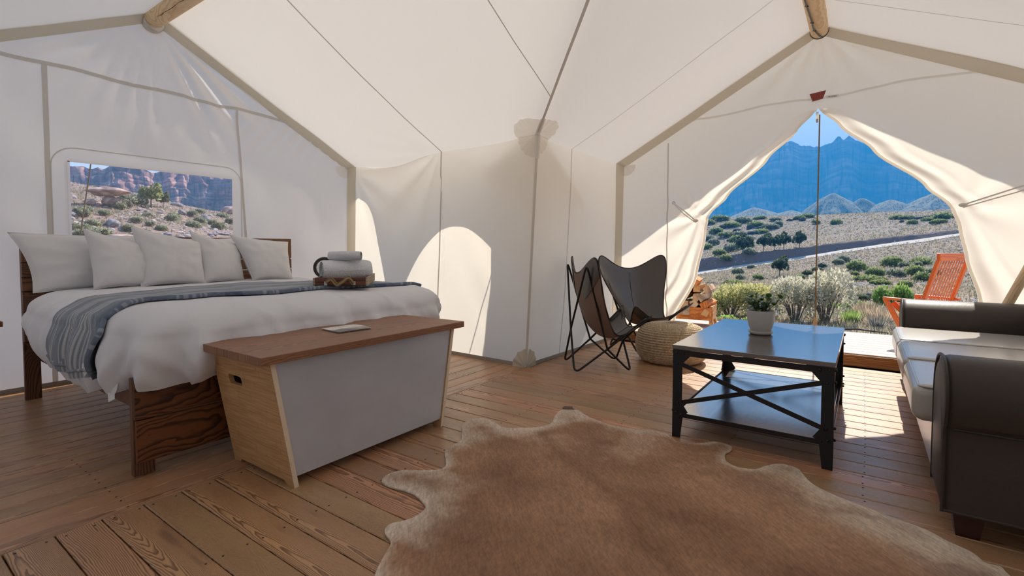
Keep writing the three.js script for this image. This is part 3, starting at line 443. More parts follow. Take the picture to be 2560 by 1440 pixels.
// tray, towels, fan
const trayTex = grainTex(410, 512, 128, [0.42, 0.25, 0.17], [0.24, 0.12, 0.08], { rings: 30, knots: 0 }), trayTex2 = grainTex(411, 512, 128, [0.66, 0.58, 0.49], [0.54, 0.46, 0.38], { rings: 24, knots: 0 });
const trayMat = std(null, { map: trayTex, roughness: 0.65 }), trayMat2 = std(null, { map: trayTex2, roughness: 0.7 });
const ropeTex = tex(64, 64, (u, v) => { const s = 0.5 + 0.5 * Math.sin((u * 2 + v * 3) * 2 * Math.PI), n = 0.12 * (hash(u * 64, v * 64) - 0.5); return [0.60 * (0.65 + 0.4 * s) + n, 0.49 * (0.65 + 0.4 * s) + n, 0.36 * (0.62 + 0.4 * s) + n]; });
const ropeMat = std(null, { map: ropeTex, roughness: 1, bumpMap: ropeTex, bumpScale: 0.002 });
const bedTop = (x, z) => { const rx = x - DC[0], rz = z - DC[1], phi = Math.atan2(rz, rx), [qx, qz] = rim(phi), L = Math.hypot(qx, qz), rr = Math.hypot(rx, rz) / L; return duvetAt(phi, clamp(0.6 * rr / (1 - 0.20 / L), 0, 0.62)).y; };
const TRAY = [-3.15, 0, -2.29]; TRAY[1] = bedTop(-3.15, -2.29) + 0.010; const TA = -0.76;   // tray long side runs away from the camera
{
  const t = thing('serving_tray', 'shallow wooden tray with rope handles holding rolled towels on the bed', 'tray', TRAY, TA);
  const L = 0.62, W = 0.345, H = 0.058;
  part('tray_base', at(wood(L, 0.012, W, 0.002, 'x'), 0, 0.006, 0), trayMat, t);
  for (const s of [-1, 1]) { part('long_side', at(wood(L, H, 0.014, 0.002, 'x'), 0, H / 2, s * (W / 2)), trayMat2, t); const e = part('end_board', at(wood(0.014, H, W - 0.016, 0.002, 'z'), s * (L / 2 - 0.007), H / 2, 0), trayMat, t);
    const hx = s * (L / 2 + 0.012); const h = part('rope_handle', sweep(new THREE.CatmullRomCurve3([V(hx, 0.018, -0.085), V(hx + s * 0.012, 0.055, -0.055), V(hx + s * 0.03, 0.030, -0.015), V(hx + s * 0.03, 0.014, 0.015), V(hx + s * 0.014, 0.05, 0.055), V(hx, 0.030, 0.09)]).getPoints(40), 0.013, 8), ropeMat, t);
    for (const q of [-0.09, 0.095]) part('bracket', at(rbox(0.004, 0.026, 0.02, 0.001), hx - s * 0.004, 0.022, q), std([0.5, 0.52, 0.48], { metalness: 0.6, roughness: 0.5 }), h); }
}
const terryTex = grey(256, 256, (u, v) => 0.5 + 0.5 * vnoise(u * 90, v * 90, 3, 90, 90)), terry = phy([0.80, 0.80, 0.82], { roughness: 1, sheen: 0.5, sheenColor: new THREE.Color(0.6, 0.6, 0.62), bumpMap: terryTex, bumpScale: 0.004, side: THREE.DoubleSide });
function towelRoll(name, label, len, R, turns, pos, ry, squash, seed, group) {
  const t = thing(name, label, 'towel', pos, ry, group), T = R / turns;
  const sp = (a) => R * 0.10 + (R * 0.90 * a) / (turns * 2 * Math.PI);
  part('roll', sheet((u, v) => { const a = u * turns * 2 * Math.PI, e = Math.abs(v * 2 - 1), k = 1 - 0.10 * Math.pow(e, 8), n = 0.05 * R * fbm(u * 30, v * 3, 2, seed), r = sp(a) * k + n; return V((v - 0.5) * len * (1 - 0.015 * Math.sin(a)), Math.sin(a) * r * squash + R * squash, Math.cos(a) * r); }, 40 * turns, 24), terry, t);
  part('outer_fold', sheet((u, v) => { const a = u * 2 * Math.PI + turns * 2 * Math.PI, e = Math.abs(v * 2 - 1), k = 1 - 0.16 * Math.pow(e, 6), r = (R * 1.02) * k * (1 - 0.03 * u) + 0.05 * R * fbm(u * 5, v * 3, 3, seed + 3, 5); return V((v - 0.5) * len, Math.sin(a) * r * squash + R * squash, Math.cos(a) * r); }, 60, 30), terry, t);
  return t;
}
const tu = V(Math.cos(TA), 0, -Math.sin(TA)), tv = V(Math.sin(TA), 0, Math.cos(TA));
const tp = (a, b, y) => [TRAY[0] + tu.x * a + tv.x * b, TRAY[1] + y, TRAY[2] + tu.z * a + tv.z * b];
towelRoll('bath_towel', 'large rolled white bath towel filling the wooden tray', 0.35, 0.086, 4, tp(0.02, 0.0, 0.02), 1.2, 0.90, 3);
towelRoll('hand_towel', 'small rolled white towel nearest the camera on top of the bath towel', 0.235, 0.035, 3, tp(0.07, 0.0, 0.173), 0.62, 0.95, 7);
towelRoll('hand_towel', 'small rolled white towel behind the other on top of the bath towel', 0.215, 0.035, 3, tp(-0.01, 0.0, 0.173), 0.70, 0.95, 9);
{
  const y = bedTop(-3.86, -2.55), f = thing('desk_fan', 'small round black fan half hidden behind the rolled towels', 'fan', [-3.86, y + 0.004, -2.58], -0.75); f.scale.setScalar(1.3);
  const dark = std([0.03, 0.026, 0.022], { roughness: 0.45 }), cage = std([0.42, 0.40, 0.38], { roughness: 0.4, metalness: 0.3 });
  part('fan_base', at(lathe([[0, 0], [0.045, 0], [0.048, 0.006], [0.03, 0.014], [0.008, 0.02], [0.008, 0.05], [0, 0.05]], 24), 0, 0, 0), dark, f);
  const hd = part('fan_housing', at(new THREE.TorusGeometry(0.062, 0.011, 10, 40), 0, 0.088, 0, 0, Math.PI / 2), dark, f);
  for (let i = 0; i < 40; i++) { const a = (i / 40) * 2 * Math.PI; part('cage_wire', sweep([V(0.012, 0.088 + 0.014 * Math.sin(a), 0.014 * Math.cos(a)), V(0.016, 0.088 + 0.036 * Math.sin(a + 0.15), 0.036 * Math.cos(a + 0.15)), V(0.006, 0.088 + 0.06 * Math.sin(a + 0.25), 0.06 * Math.cos(a + 0.25))], 0.0013, 4), cage, f); }
  part('hub', at(new THREE.CylinderGeometry(0.015, 0.015, 0.012, 20), 0.012, 0.088, 0, 0, 0, Math.PI / 2), dark, f);
}
// bedside table, only its corner in the picture
{
  const n = thing('bedside_table', 'wooden bedside table, only the corner of its top showing at the left edge', 'table', [-4.80, 0, -0.42]);
  part('tabletop', at(wood(0.44, 0.036, 0.54, 0.003, 'z'), 0, 0.582, 0), std(null, { map: trayTex2, color: 0xc98f5a, roughness: 0.5 }), n);
  for (const [a, b] of [[-1, -1], [-1, 1], [1, -1], [1, 1]]) part('leg', at(wood(0.04, 0.56, 0.04, 0.003, 'y'), a * 0.19, 0.282, b * 0.22 + 0.02), darkWood2, n);
}
// ---------------------------------------------------------------- storage bench at the foot of the bed
{
  const lidTex = grainTex(420, 1024, 160, [0.60, 0.42, 0.30], [0.45, 0.295, 0.195], { rings: 36, wob: 0.5, knots: 0 }), bamboo = tex(512, 512, (u, v) => { const b = Math.floor(v * 26), st = 0.05 * (hash(b, 3) - 0.5), n = 0.06 * vnoise(u * 10, v * 200, 2, 10, 200), node = 0.05 * sstep(0.012, 0.0, Math.abs(((u * 2 + hash(b, 8)) % 1) - 0.5) * 0.5); return [0.79 + st + n - node, 0.62 + st + n - node, 0.43 + st + n - node]; });
  const lidM = std(null, { map: lidTex, roughness: 0.5 }), bamM = std(null, { map: bamboo, roughness: 0.6 }), edgeM = std([0.60, 0.42, 0.25], { roughness: 0.6 });
  const metalRough = grey(256, 256, (u, v) => 0.30 + 0.05 * fbm(u * 10, v * 2, 3, 4, 10, 2)), metalTex = tex(256, 256, (u, v) => { const n = 0.05 * fbm(u * 5, v * 5, 4, 8, 5, 5); return [0.80 + n, 0.82 + n, 0.85 + n]; });
  const metal = std(null, { map: metalTex, metalness: 0.4, roughness: 0.3 });
  const b = thing('storage_bench', 'brown lidded storage bench with bamboo ends and sheet metal front at the bed foot', 'bench', [-2.325, 0, -1.695]);
  // lid boards
  const y1 = 0.622, th = 0.036, xs = [-0.295, -0.10, 0.10, 0.295];
  for (let i = 0; i < 3; i++) part('lid_board', at(wood(xs[i + 1] - xs[i] - 0.002, th, 1.28, 0.0025, 'z', 0.7, 4), (xs[i] + xs[i + 1]) / 2, y1 - th / 2 + 0.0004 * i, 0.0), lidM, b);
  // end panels splay outwards to the top
  const zB = 0.482, zT = 0.585, H = y1 - th, X0 = -0.285, X1 = 0.258;
  const slot = (() => { const c = -0.095, cy = 0.455, w = 0.062, h = 0.023, r = 0.014, o = []; for (const [qx, qy, a0] of [[1, 1, 0], [-1, 1, 1], [-1, -1, 2], [1, -1, 3]]) for (let k = 0; k <= 4; k++) { const a = (a0 + k / 4) * Math.PI / 2; o.push([c + qx * (w - r) + r * Math.cos(a), cy + qy * (h - r) + r * Math.sin(a)]); } return o; })();
  for (const s of [-1, 1]) {
    const g = extrude([[X0, 0], [X0 + 0.06, 0], [X0 + 0.075, 0.018], [X1 - 0.075, 0.018], [X1 - 0.06, 0], [X1, 0], [X1, H], [X0, H]], 0.022, 0.0015, [slot]), p = g.attributes.position;
    for (let i = 0; i < p.count; i++) { const y = p.getY(i), q = p.getZ(i); p.setZ(i, s * (lerp(zB, zT, y / H) - (0.022 - q))); } if (s < 0) { const n = g.attributes.position.count; const ix = g.index; if (ix) { for (let i = 0; i < ix.count; i += 3) { const a = ix.getX(i); ix.setX(i, ix.getX(i + 2)); ix.setX(i + 2, a); } } else { for (let i = 0; i < n; i += 3) for (const [k, at2] of Object.entries(g.attributes)) { const a = Array.from({ length: at2.itemSize }, (_, c) => at2.getComponent(i, c)); for (let c = 0; c < at2.itemSize; c++) { at2.setComponent(i, c, at2.getComponent(i + 2, c)); at2.setComponent(i + 2, c, a[c]); } } } }
    g.computeVertexNormals(); grainUV(g, 'x', 1.3, 1.3); const e = part('end_panel', g, bamM, b);
    for (const [sx, sy] of [[X1 - 0.012, 0.51], [X1 - 0.012, 0.33], [X1 - 0.012, 0.21], [X1 - 0.012, 0.05], [X0 + 0.012, 0.5], [X0 + 0.012, 0.36], [X0 + 0.012, 0.27], [X0 + 0.012, 0.08]]) part('screw', at(new THREE.CylinderGeometry(0.0035, 0.0035, 0.003, 8), sx, sy, s * (lerp(zB, zT, sy / H) + 0.001), Math.PI / 2), std([0.7, 0.55, 0.3], { metalness: 0.8, roughness: 0.4 }), e);
    part('panel_edge', (() => { const q = sheet((u, v) => V(X1 + 0.0012, v * H, s * (lerp(zB, zT, v) - 0.022 * u)), 1, 8); return q; })(), std([0.80, 0.63, 0.46], { roughness: 0.6, side: THREE.DoubleSide }), e);
  }
  const face = (x, t) => { const g = rbox(t, 1, 1, 0.0008), p = g.attributes.position; for (let i = 0; i < p.count; i++) { const v = p.getY(i) + 0.5, y = lerp(0.047, H - 0.004, v); p.setY(i, y); p.setZ(i, p.getZ(i) * 2 * (lerp(zB, zT, y / H) - 0.025)); p.setX(i, p.getX(i) + x); } g.computeVertexNormals(); const uv = g.attributes.uv; for (let i = 0; i < p.count; i++) uv.setXY(i, 0.5 - p.getZ(i) / 1.3, p.getY(i)); return g; };
  part('front_panel', face(X1 - 0.014, 0.014), metal, b); part('back_panel', face(X0 + 0.014, 0.014), bamM, b);
  part('bottom_board', at(rbox(0.50, 0.018, 0.93, 0.002), -0.012, 0.056, 0), bamM, b);
}
// brochure lying on the bench
{
  const cv = document.createElement('canvas'); cv.width = 256; cv.height = 256; const c = cv.getContext('2d');
  c.fillStyle = '#e4dfd8'; c.fillRect(0, 0, 256, 256);
  const g = c.createLinearGradient(0, 110, 0, 256); g.addColorStop(0, '#d8d2cb'); g.addColorStop(0.45, '#b9b1a8'); g.addColorStop(1, '#8d857f'); c.fillStyle = g; c.beginPath(); c.moveTo(0, 150); c.lineTo(60, 128); c.lineTo(110, 140); c.lineTo(150, 104); c.lineTo(190, 128); c.lineTo(256, 116); c.lineTo(256, 256); c.lineTo(0, 256); c.fill();
  c.fillStyle = '#756d69'; c.beginPath(); c.moveTo(110, 190); c.lineTo(170, 136); c.lineTo(256, 160); c.lineTo(256, 256); c.lineTo(60, 256); c.fill();
  c.fillStyle = '#4a4a50'; c.font = 'bold 22px serif'; c.textAlign = 'center'; c.fillText('C A N V A S', 132, 46); c.font = '15px serif'; c.fillText('G U I D E', 132, 76);
  const t = new THREE.CanvasTexture(cv); t.colorSpace = THREE.SRGBColorSpace;
  const m = std(null, { map: t, roughness: 0.45, side: THREE.DoubleSide }), pap = std([0.72, 0.70, 0.68], { roughness: 0.7, side: THREE.DoubleSide });
  const o = thing('brochure', 'folded white and grey printed brochure lying on the bench lid', 'brochure', [-2.365, 0.6236, -1.715], -0.10);
  const leaf = (y, lift, w = 0.20) => sheet((u, v) => V((u - 0.5) * 0.19, y + lift * Math.sin(u * Math.PI) * v + 0.004 * lift * 0, -(v - 0.5) * w), 10, 10, null, (u, v) => [1 - v, 1 - u]);
  part('cover', leaf(0.007, 0.004), m, o); part('page', leaf(0.0045, 0.003), pap, o); part('back_cover', leaf(0.0015, 0.0), pap, o);
}

// ---------------------------------------------------------------- cowhide
{
  const O = [-1.291,-1.034,-1.348,-1.123,-1.383,-1.179,-1.443,-1.204,-1.470,-1.227,-1.478,-1.261,-1.454,-1.306,-1.440,-1.351,-1.454,-1.423,-1.510,-1.454,-1.581,-1.475,-1.660,-1.470,-1.727,-1.459,-1.789,-1.475,-1.817,-1.529,-1.801,-1.596,-1.718,-1.656,-1.653,-1.718,-1.657,-1.758,-1.709,-1.816,-1.778,-1.887,-1.802,-1.967,-1.807,-2.038,-1.895,-2.151,-1.976,-2.253,-1.986,-2.341,-1.938,-2.401,-1.850,-2.394,-1.725,-2.350,-1.640,-2.411,-1.573,-2.466,-1.541,-2.571,-1.591,-2.703,-1.611,-2.841,-1.529,-2.889,-1.438,-2.830,-1.330,-2.781,-1.203,-2.754,-1.076,-2.780,-0.990,-2.818,-0.916,-2.809,-0.860,-2.769,-0.820,-2.734,-0.718,-2.779,-0.648,-2.856,-0.568,-2.838,-0.553,-2.784,-0.569,-2.711,-0.536,-2.611,-0.484,-2.582,-0.409,-2.609,-0.375,-2.676,-0.312,-2.748,-0.245,-2.736,-0.213,-2.676,-0.180,-2.607,-0.132,-2.558,-0.034,-2.505,0.051,-2.476,0.130,-2.441,0.204,-2.422,0.271,-2.366,0.333,-2.326,0.359,-2.277,0.396,-2.278,0.406,-2.243,0.45,-2.17,0.52,-2.12,0.58,-1.98,0.50,-1.86,0.38,-1.80,0.30,-1.66,0.25,-1.45,0.12,-1.22,0.02,-1.02,0.06,-0.86,-0.02,-0.74,-0.18,-0.78,-0.32,-0.92,-0.52,-0.96,-0.70,-0.90,-0.86,-0.76,-1.02,-0.74,-1.12,-0.84,-1.20,-0.94];
  const P = []; for (let i = 0; i < O.length; i += 2) P.push(V(O[i], 0, O[i + 1]));
  const pts = new THREE.CatmullRomCurve3(P, true, 'centripetal').getPoints(330);
  const [X0, X1, Z0r, Z1r] = [-2.05, 0.65, -2.95, -0.68], N = 512, dist = new Float32Array(N * N);
  const inside = (x, z) => { let c = false; for (let i = 0, j = pts.length - 1; i < pts.length; j = i++) if ((pts[i].z > z) !== (pts[j].z > z) && x < ((pts[j].x - pts[i].x) * (z - pts[i].z)) / (pts[j].z - pts[i].z) + pts[i].x) c = !c; return c; };
  const edgeD = (x, z) => { let d = 9; for (let i = 0, j = pts.length - 1; i < pts.length; j = i++) { const a = pts[j], b = pts[i], ex = b.x - a.x, ez = b.z - a.z, t = clamp(((x - a.x) * ex + (z - a.z) * ez) / (ex * ex + ez * ez + 1e-12)), q = Math.hypot(x - a.x - t * ex, z - a.z - t * ez); if (q < d) d = q; } return d; };
  const C = 96, coarse = new Float32Array((C + 1) * (C + 1)); for (let j = 0; j <= C; j++) for (let i = 0; i <= C; i++) { const x = lerp(X0, X1, i / C), z = lerp(Z0r, Z1r, j / C); coarse[j * (C + 1) + i] = edgeD(x, z) * (inside(x, z) ? 1 : -1); }
  const field = (u, v) => { const a = clamp(u) * C, b = clamp(v) * C, i = Math.min(C - 1, a | 0), j = Math.min(C - 1, b | 0), f = a - i, g = b - j, q = (m, n) => coarse[n * (C + 1) + m]; return lerp(lerp(q(i, j), q(i + 1, j), f), lerp(q(i, j + 1), q(i + 1, j + 1), f), g); };
  const S = [[-1.563, -2.449], [-1.31, -2.239], [-1.046, -2.088], [-0.779, -1.923], [-0.639, -1.715], [-0.483, -1.609], [-0.2, -1.35], [0, -1.1]];
  const spine = (x, z) => { let d = 9; for (let i = 1; i < S.length; i++) { const [ax, az] = S[i - 1], [bx, bz] = S[i], ex = bx - ax, ez = bz - az, t = clamp(((x - ax) * ex + (z - az) * ez) / (ex * ex + ez * ez)), q = Math.hypot(x - ax - t * ex, z - az - t * ez); if (q < d) d = q; } return d; };
  const hide = tex(1536, 1280, (u, v) => {
    const x = lerp(X0, X1, u), z = lerp(Z0r, Z1r, v), n = fbm(x * 2.2 + 9, z * 2.2, 4, 3), m = fbm(x * 7, z * 7, 4, 8), d = field(u, v) + 0.07 * m + 0.05 * n;
    const hair = fbm((x + z) * 26, (x - z) * 120, 2, 5) + 0.6 * fbm(x * 170, z * 60, 2, 6), s = spine(x, z);
    let c = mix3([0.685, 0.525, 0.405], [0.54, 0.39, 0.285], clamp(0.5 + 1.1 * n + 0.35 * m));
    c = mix3(c, [0.78, 0.66, 0.57], sstep(0.25, 0.6, fbm(x * 3 - 4, z * 3, 4, 19)) * 0.55);
    const t1 = sstep(0.05, 0.12, s) ; c = mix3(mix3(c, [0.50, 0.35, 0.25], 0.55 * (1 - sstep(0.0, 0.07, s + 0.02 * m))), c, t1);
    c = mix3([0.84, 0.775, 0.70], c, sstep(-0.03, 0.06 + 0.22 * clamp(0.35 + n * 2.5), d));
    const east = sstep(-0.75, 0.15, x) * sstep(0.34, 0.12, field(u, v)); c = mix3(c, mix3([0.84, 0.77, 0.68], [0.62, 0.53, 0.47], clamp(0.5 + 2 * m) * sstep(0.0, 0.1, field(u, v))), east * 0.8);
    return c.map((q) => q * (1 + 0.16 * hair));
  }, true, false);
  const s = new THREE.Shape(pts.slice(0, -1).map((p) => new THREE.Vector2(p.x, -p.z))), g = new THREE.ExtrudeGeometry(s, { depth: 0.004, bevelEnabled: true, bevelSize: 0.004, bevelThickness: 0.003, bevelSegments: 2, bevelOffset: -0.004 });
  g.rotateX(-Math.PI / 2); g.translate(0, 0.0042, 0);
  const p = g.attributes.position, uv = g.attributes.uv; for (let i = 0; i < p.count; i++) uv.setXY(i, (p.getX(i) - X0) / (X1 - X0), (p.getZ(i) - Z0r) / (Z1r - Z0r));
  const fur = grey(512, 512, (u, v) => 0.5 + 0.35 * fbm(u * 40, v * 170, 3, 4, 40, 170));
  const rug = thing('cowhide_rug', 'tan and cream cowhide rug lying on the floor boards', 'rug');
  part('hide', g, phy(null, { map: hide, roughness: 0.85, sheen: 0.5, sheenRoughness: 0.5, sheenColor: new THREE.Color(0.35, 0.3, 0.26), bumpMap: hide, bumpScale: 0.003 }), rug);
  part('curled_tip', sheet((u, v) => { const a = lerp(-0.2, Math.PI * 0.8, v), w = lerp(0.05, 0.028, v); return V(-1.57 + (u - 0.5) * 2 * w * 0.8 - 0.012 * Math.sin(a), 0.011 + 0.012 * (1 - Math.cos(a)), -2.868 + 0.014 * Math.sin(a) + (u - 0.5) * 2 * w * -0.5 - 0.0); }, 10, 10), phy([0.25, 0.19, 0.15], { roughness: 0.9, side: THREE.DoubleSide }), rug);
}
// ---------------------------------------------------------------- butterfly chairs
const iron = std([0.022, 0.02, 0.02], { roughness: 0.42, metalness: 0.4 });
const leatherBump = grey(256, 256, (u, v) => 0.5 + 0.3 * fbm(u * 24, v * 24, 4, 3, 24, 24));
const blackLeather = phy([0.062, 0.05, 0.045], { roughness: 0.34, clearcoat: 0.35, clearcoatRoughness: 0.22, bumpMap: leatherBump, bumpScale: 0.0015, side: THREE.DoubleSide });
const suede = phy([0.24, 0.165, 0.125], { roughness: 0.9, sheen: 0.3, sheenColor: new THREE.Color(0.2, 0.15, 0.12), side: THREE.DoubleSide });
const stitchTex = tex(64, 16, (u, v) => { const s = (u * 4 + v * 0.6) % 1; return s < 0.55 ? [0.34, 0.29, 0.26] : [0.06, 0.05, 0.05]; }); const stitchMat = std(null, { map: stitchTex, roughness: 0.7 });
function butterfly(label, pos, turn) {
  const o = thing('butterfly_chair', label, 'chair', pos, turn, null), R = 0.0092, rr = R;
  const U = [V(-0.25, rr, -0.215), V(-0.25, rr, 0.215), V(0.245, rr, 0.225), V(0.245, rr, -0.225)], J = [V(-0.235, 0.36, 0), V(0.035, 0.215, 0.222), V(0.245, 0.25, 0), V(0.0, 0.225, -0.222)];
  const HL = V(-0.190, 0.95, -0.375), HR = V(-0.190, 0.95, 0.375), FL = V(0.345, 0.505, -0.345), FR = V(0.345, 0.505, 0.345);
  const foot = (u, a, b, out) => { const q = u.clone().lerp(a, 0.10), w = u.clone().lerp(b, 0.10); q.y = w.y = rr; const p = u.clone(); return bent([a, p.clone().add(V(0, 0, 0)), b], 0.075, R, 10); };
  for (let i = 0; i < 4; i++) part('leg', foot(U[i], J[i === 0 ? 3 : i - 1], J[i]), iron, o);
  part('upright', bent([J[0], HL, J[3]], 0.07, R, 10), iron, o); part('upright', bent([J[0], HR, J[1]], 0.07, R, 10), iron, o);
  part('seat_arm', bent([J[1], FR, J[2]], 0.07, R, 10), iron, o); part('seat_arm', bent([J[3], FL, J[2]], 0.07, R, 10), iron, o);
  // sling: edges and a middle line, joined across by parabolas; rounded at the four points
  const E = new THREE.CatmullRomCurve3([V(-0.115, 1.18, 0.515), V(-0.095, 0.87, 0.465), V(0.0, 0.54, 0.325), V(0.12, 0.335, 0.245), V(0.25, 0.415, 0.335), V(0.47, 0.67, 0.50)]);
  const M = new THREE.CatmullRomCurve3([V(-0.185, 0.86, 0), V(-0.15, 0.62, 0), V(-0.07, 0.39, 0), V(0.06, 0.285, 0), V(0.20, 0.315, 0), V(0.30, 0.375, 0)]);
  const S = (u, v, off = 0) => { const e = E.getPoint(v), m = M.getPoint(v), t = u * 2 - 1, k = t * t; const p = V(lerp(m.x, e.x, k), lerp(m.y, e.y, k), e.z * t); if (off) { const d = 0.004, a = S(Math.min(1, u + d), v).sub(S(Math.max(0, u - d), v)), b = S(u, Math.min(1, v + d)).sub(S(u, Math.max(0, v - d))); p.addScaledVector(b.cross(a).normalize(), off); } return p; };
  const sq = (a, rho) => { const c = Math.cos(a), s = Math.sin(a), k = Math.pow(Math.abs(c) ** 4.6 + Math.abs(s) ** 4.6, -1 / 4.6) * rho; return [0.5 + 0.5 * c * k, 0.5 + 0.5 * s * k]; };
  const disc = (off) => sheet((q, rho) => { const [u, v] = sq(q * 2 * Math.PI, rho); return S(u, v, off); }, 120, 34, null, (q, rho) => { const [u, v] = sq(q * 2 * Math.PI, rho); return [u, v]; });
  part('leather_sling', disc(-0.002), blackLeather, o); part('suede_underside', disc(0.003), suede, o);
  part('edge_lacing', sweep(lin(0, 1, 220).slice(0, -1).map((q) => { const [u, v] = sq(q * 2 * Math.PI, 1); return S(u, v); }), 0.0065, 6, true), stitchMat, o);
  part('middle_seam', sweep(lin(0.04, 0.98, 60).map((v) => S(0.5, v, -0.003)), 0.0022, 5), stitchMat, o);
  for (const [u0, u1, v0, v1] of [[0, 0.34, 0, 0.20], [0.66, 1, 0, 0.20], [0, 0.34, 0.86, 1], [0.66, 1, 0.86, 1]]) part('corner_pocket', sheet((a, b) => { let u = lerp(u0, u1, a), v = lerp(v0, v1, b), x = u * 2 - 1, y = v * 2 - 1; const k = Math.pow(Math.abs(x) ** 4.6 + Math.abs(y) ** 4.6, 1 / 4.6); if (k > 1) { x /= k; y /= k; } return S(x / 2 + 0.5, y / 2 + 0.5, 0.0215 * 0.5); }, 16, 12), blackLeather, o);
  return o;
}
butterfly('black leather butterfly chair seen from behind, nearer to the bench', [-1.948, 0, -4.041], 0.718);
butterfly('black leather butterfly chair facing the room beside the door flap', [-1.925, 0, -5.04], -0.483);
// ---------------------------------------------------------------- jute pouf
{
  const o = thing('pouf', 'round braided jute pouf between the chairs and the coffee table', 'pouf', [-1.50, 0, -4.745]);
  const R = 0.315, H = 0.36, rows = [], prof = new THREE.CatmullRomCurve3([V(0.001, H * 0.985, 0), V(0.10, H * 0.985, 0), V(0.21, H * 0.955, 0), V(0.275, H * 0.87, 0), V(R, H * 0.68, 0), V(R + 0.012, H * 0.42, 0), V(R - 0.005, H * 0.18, 0), V(0.27, 0.018, 0), V(0.2, 0.0, 0)]);
  const jute = tex(512, 64, (u, v) => { const k = 44, a = u * k, row = v, tri = Math.abs(((a + (row < 0.5 ? row : 1 - row) * 1.2) % 1) - 0.5) * 2, n = 0.14 * (hash(u * 512, v * 64) - 0.5) + 0.08 * vnoise(u * 30, v * 4, 2, 30, 4); const sh = 0.72 + 0.30 * tri; return [0.94 * sh + n, 0.84 * sh + n, 0.70 * sh + n]; });
  const jm = std(null, { map: jute, roughness: 1, bumpMap: jute, bumpScale: 0.006 });
  const NR = 30; let bands = [];
  for (let i = 0; i < NR; i++) bands.push([prof.getPointAt(i / NR), prof.getPointAt((i + 1) / NR)]);
  bands.forEach(([a, b], i) => {
    const d = b.clone().sub(a), n = V(-d.y, d.x, 0).normalize(); if (n.x < 0 && Math.abs(d.y) > Math.abs(d.x)) n.negate(); if (n.y < 0 && i < NR / 3) n.negate();
    const off = hash(i, 77), g = sheet((u, v) => { const t = v, p = a.clone().lerp(b, t).addScaledVector(n, 0.0095 * Math.sin(Math.PI * t) + 0.0018 * Math.sin(u * 88 * 2 * Math.PI + (t < 0.5 ? 1 : -1) * 2)), ph = u * 2 * Math.PI; return V(Math.cos(ph) * p.x, Math.max(0.001, p.y), -Math.sin(ph) * p.x); }, 180, 5, null, (u, v) => [u * Math.max(1, Math.round(4 * a.x / R)) + off, v]);
    part('jute_braid', g, jm, o);
  });
}
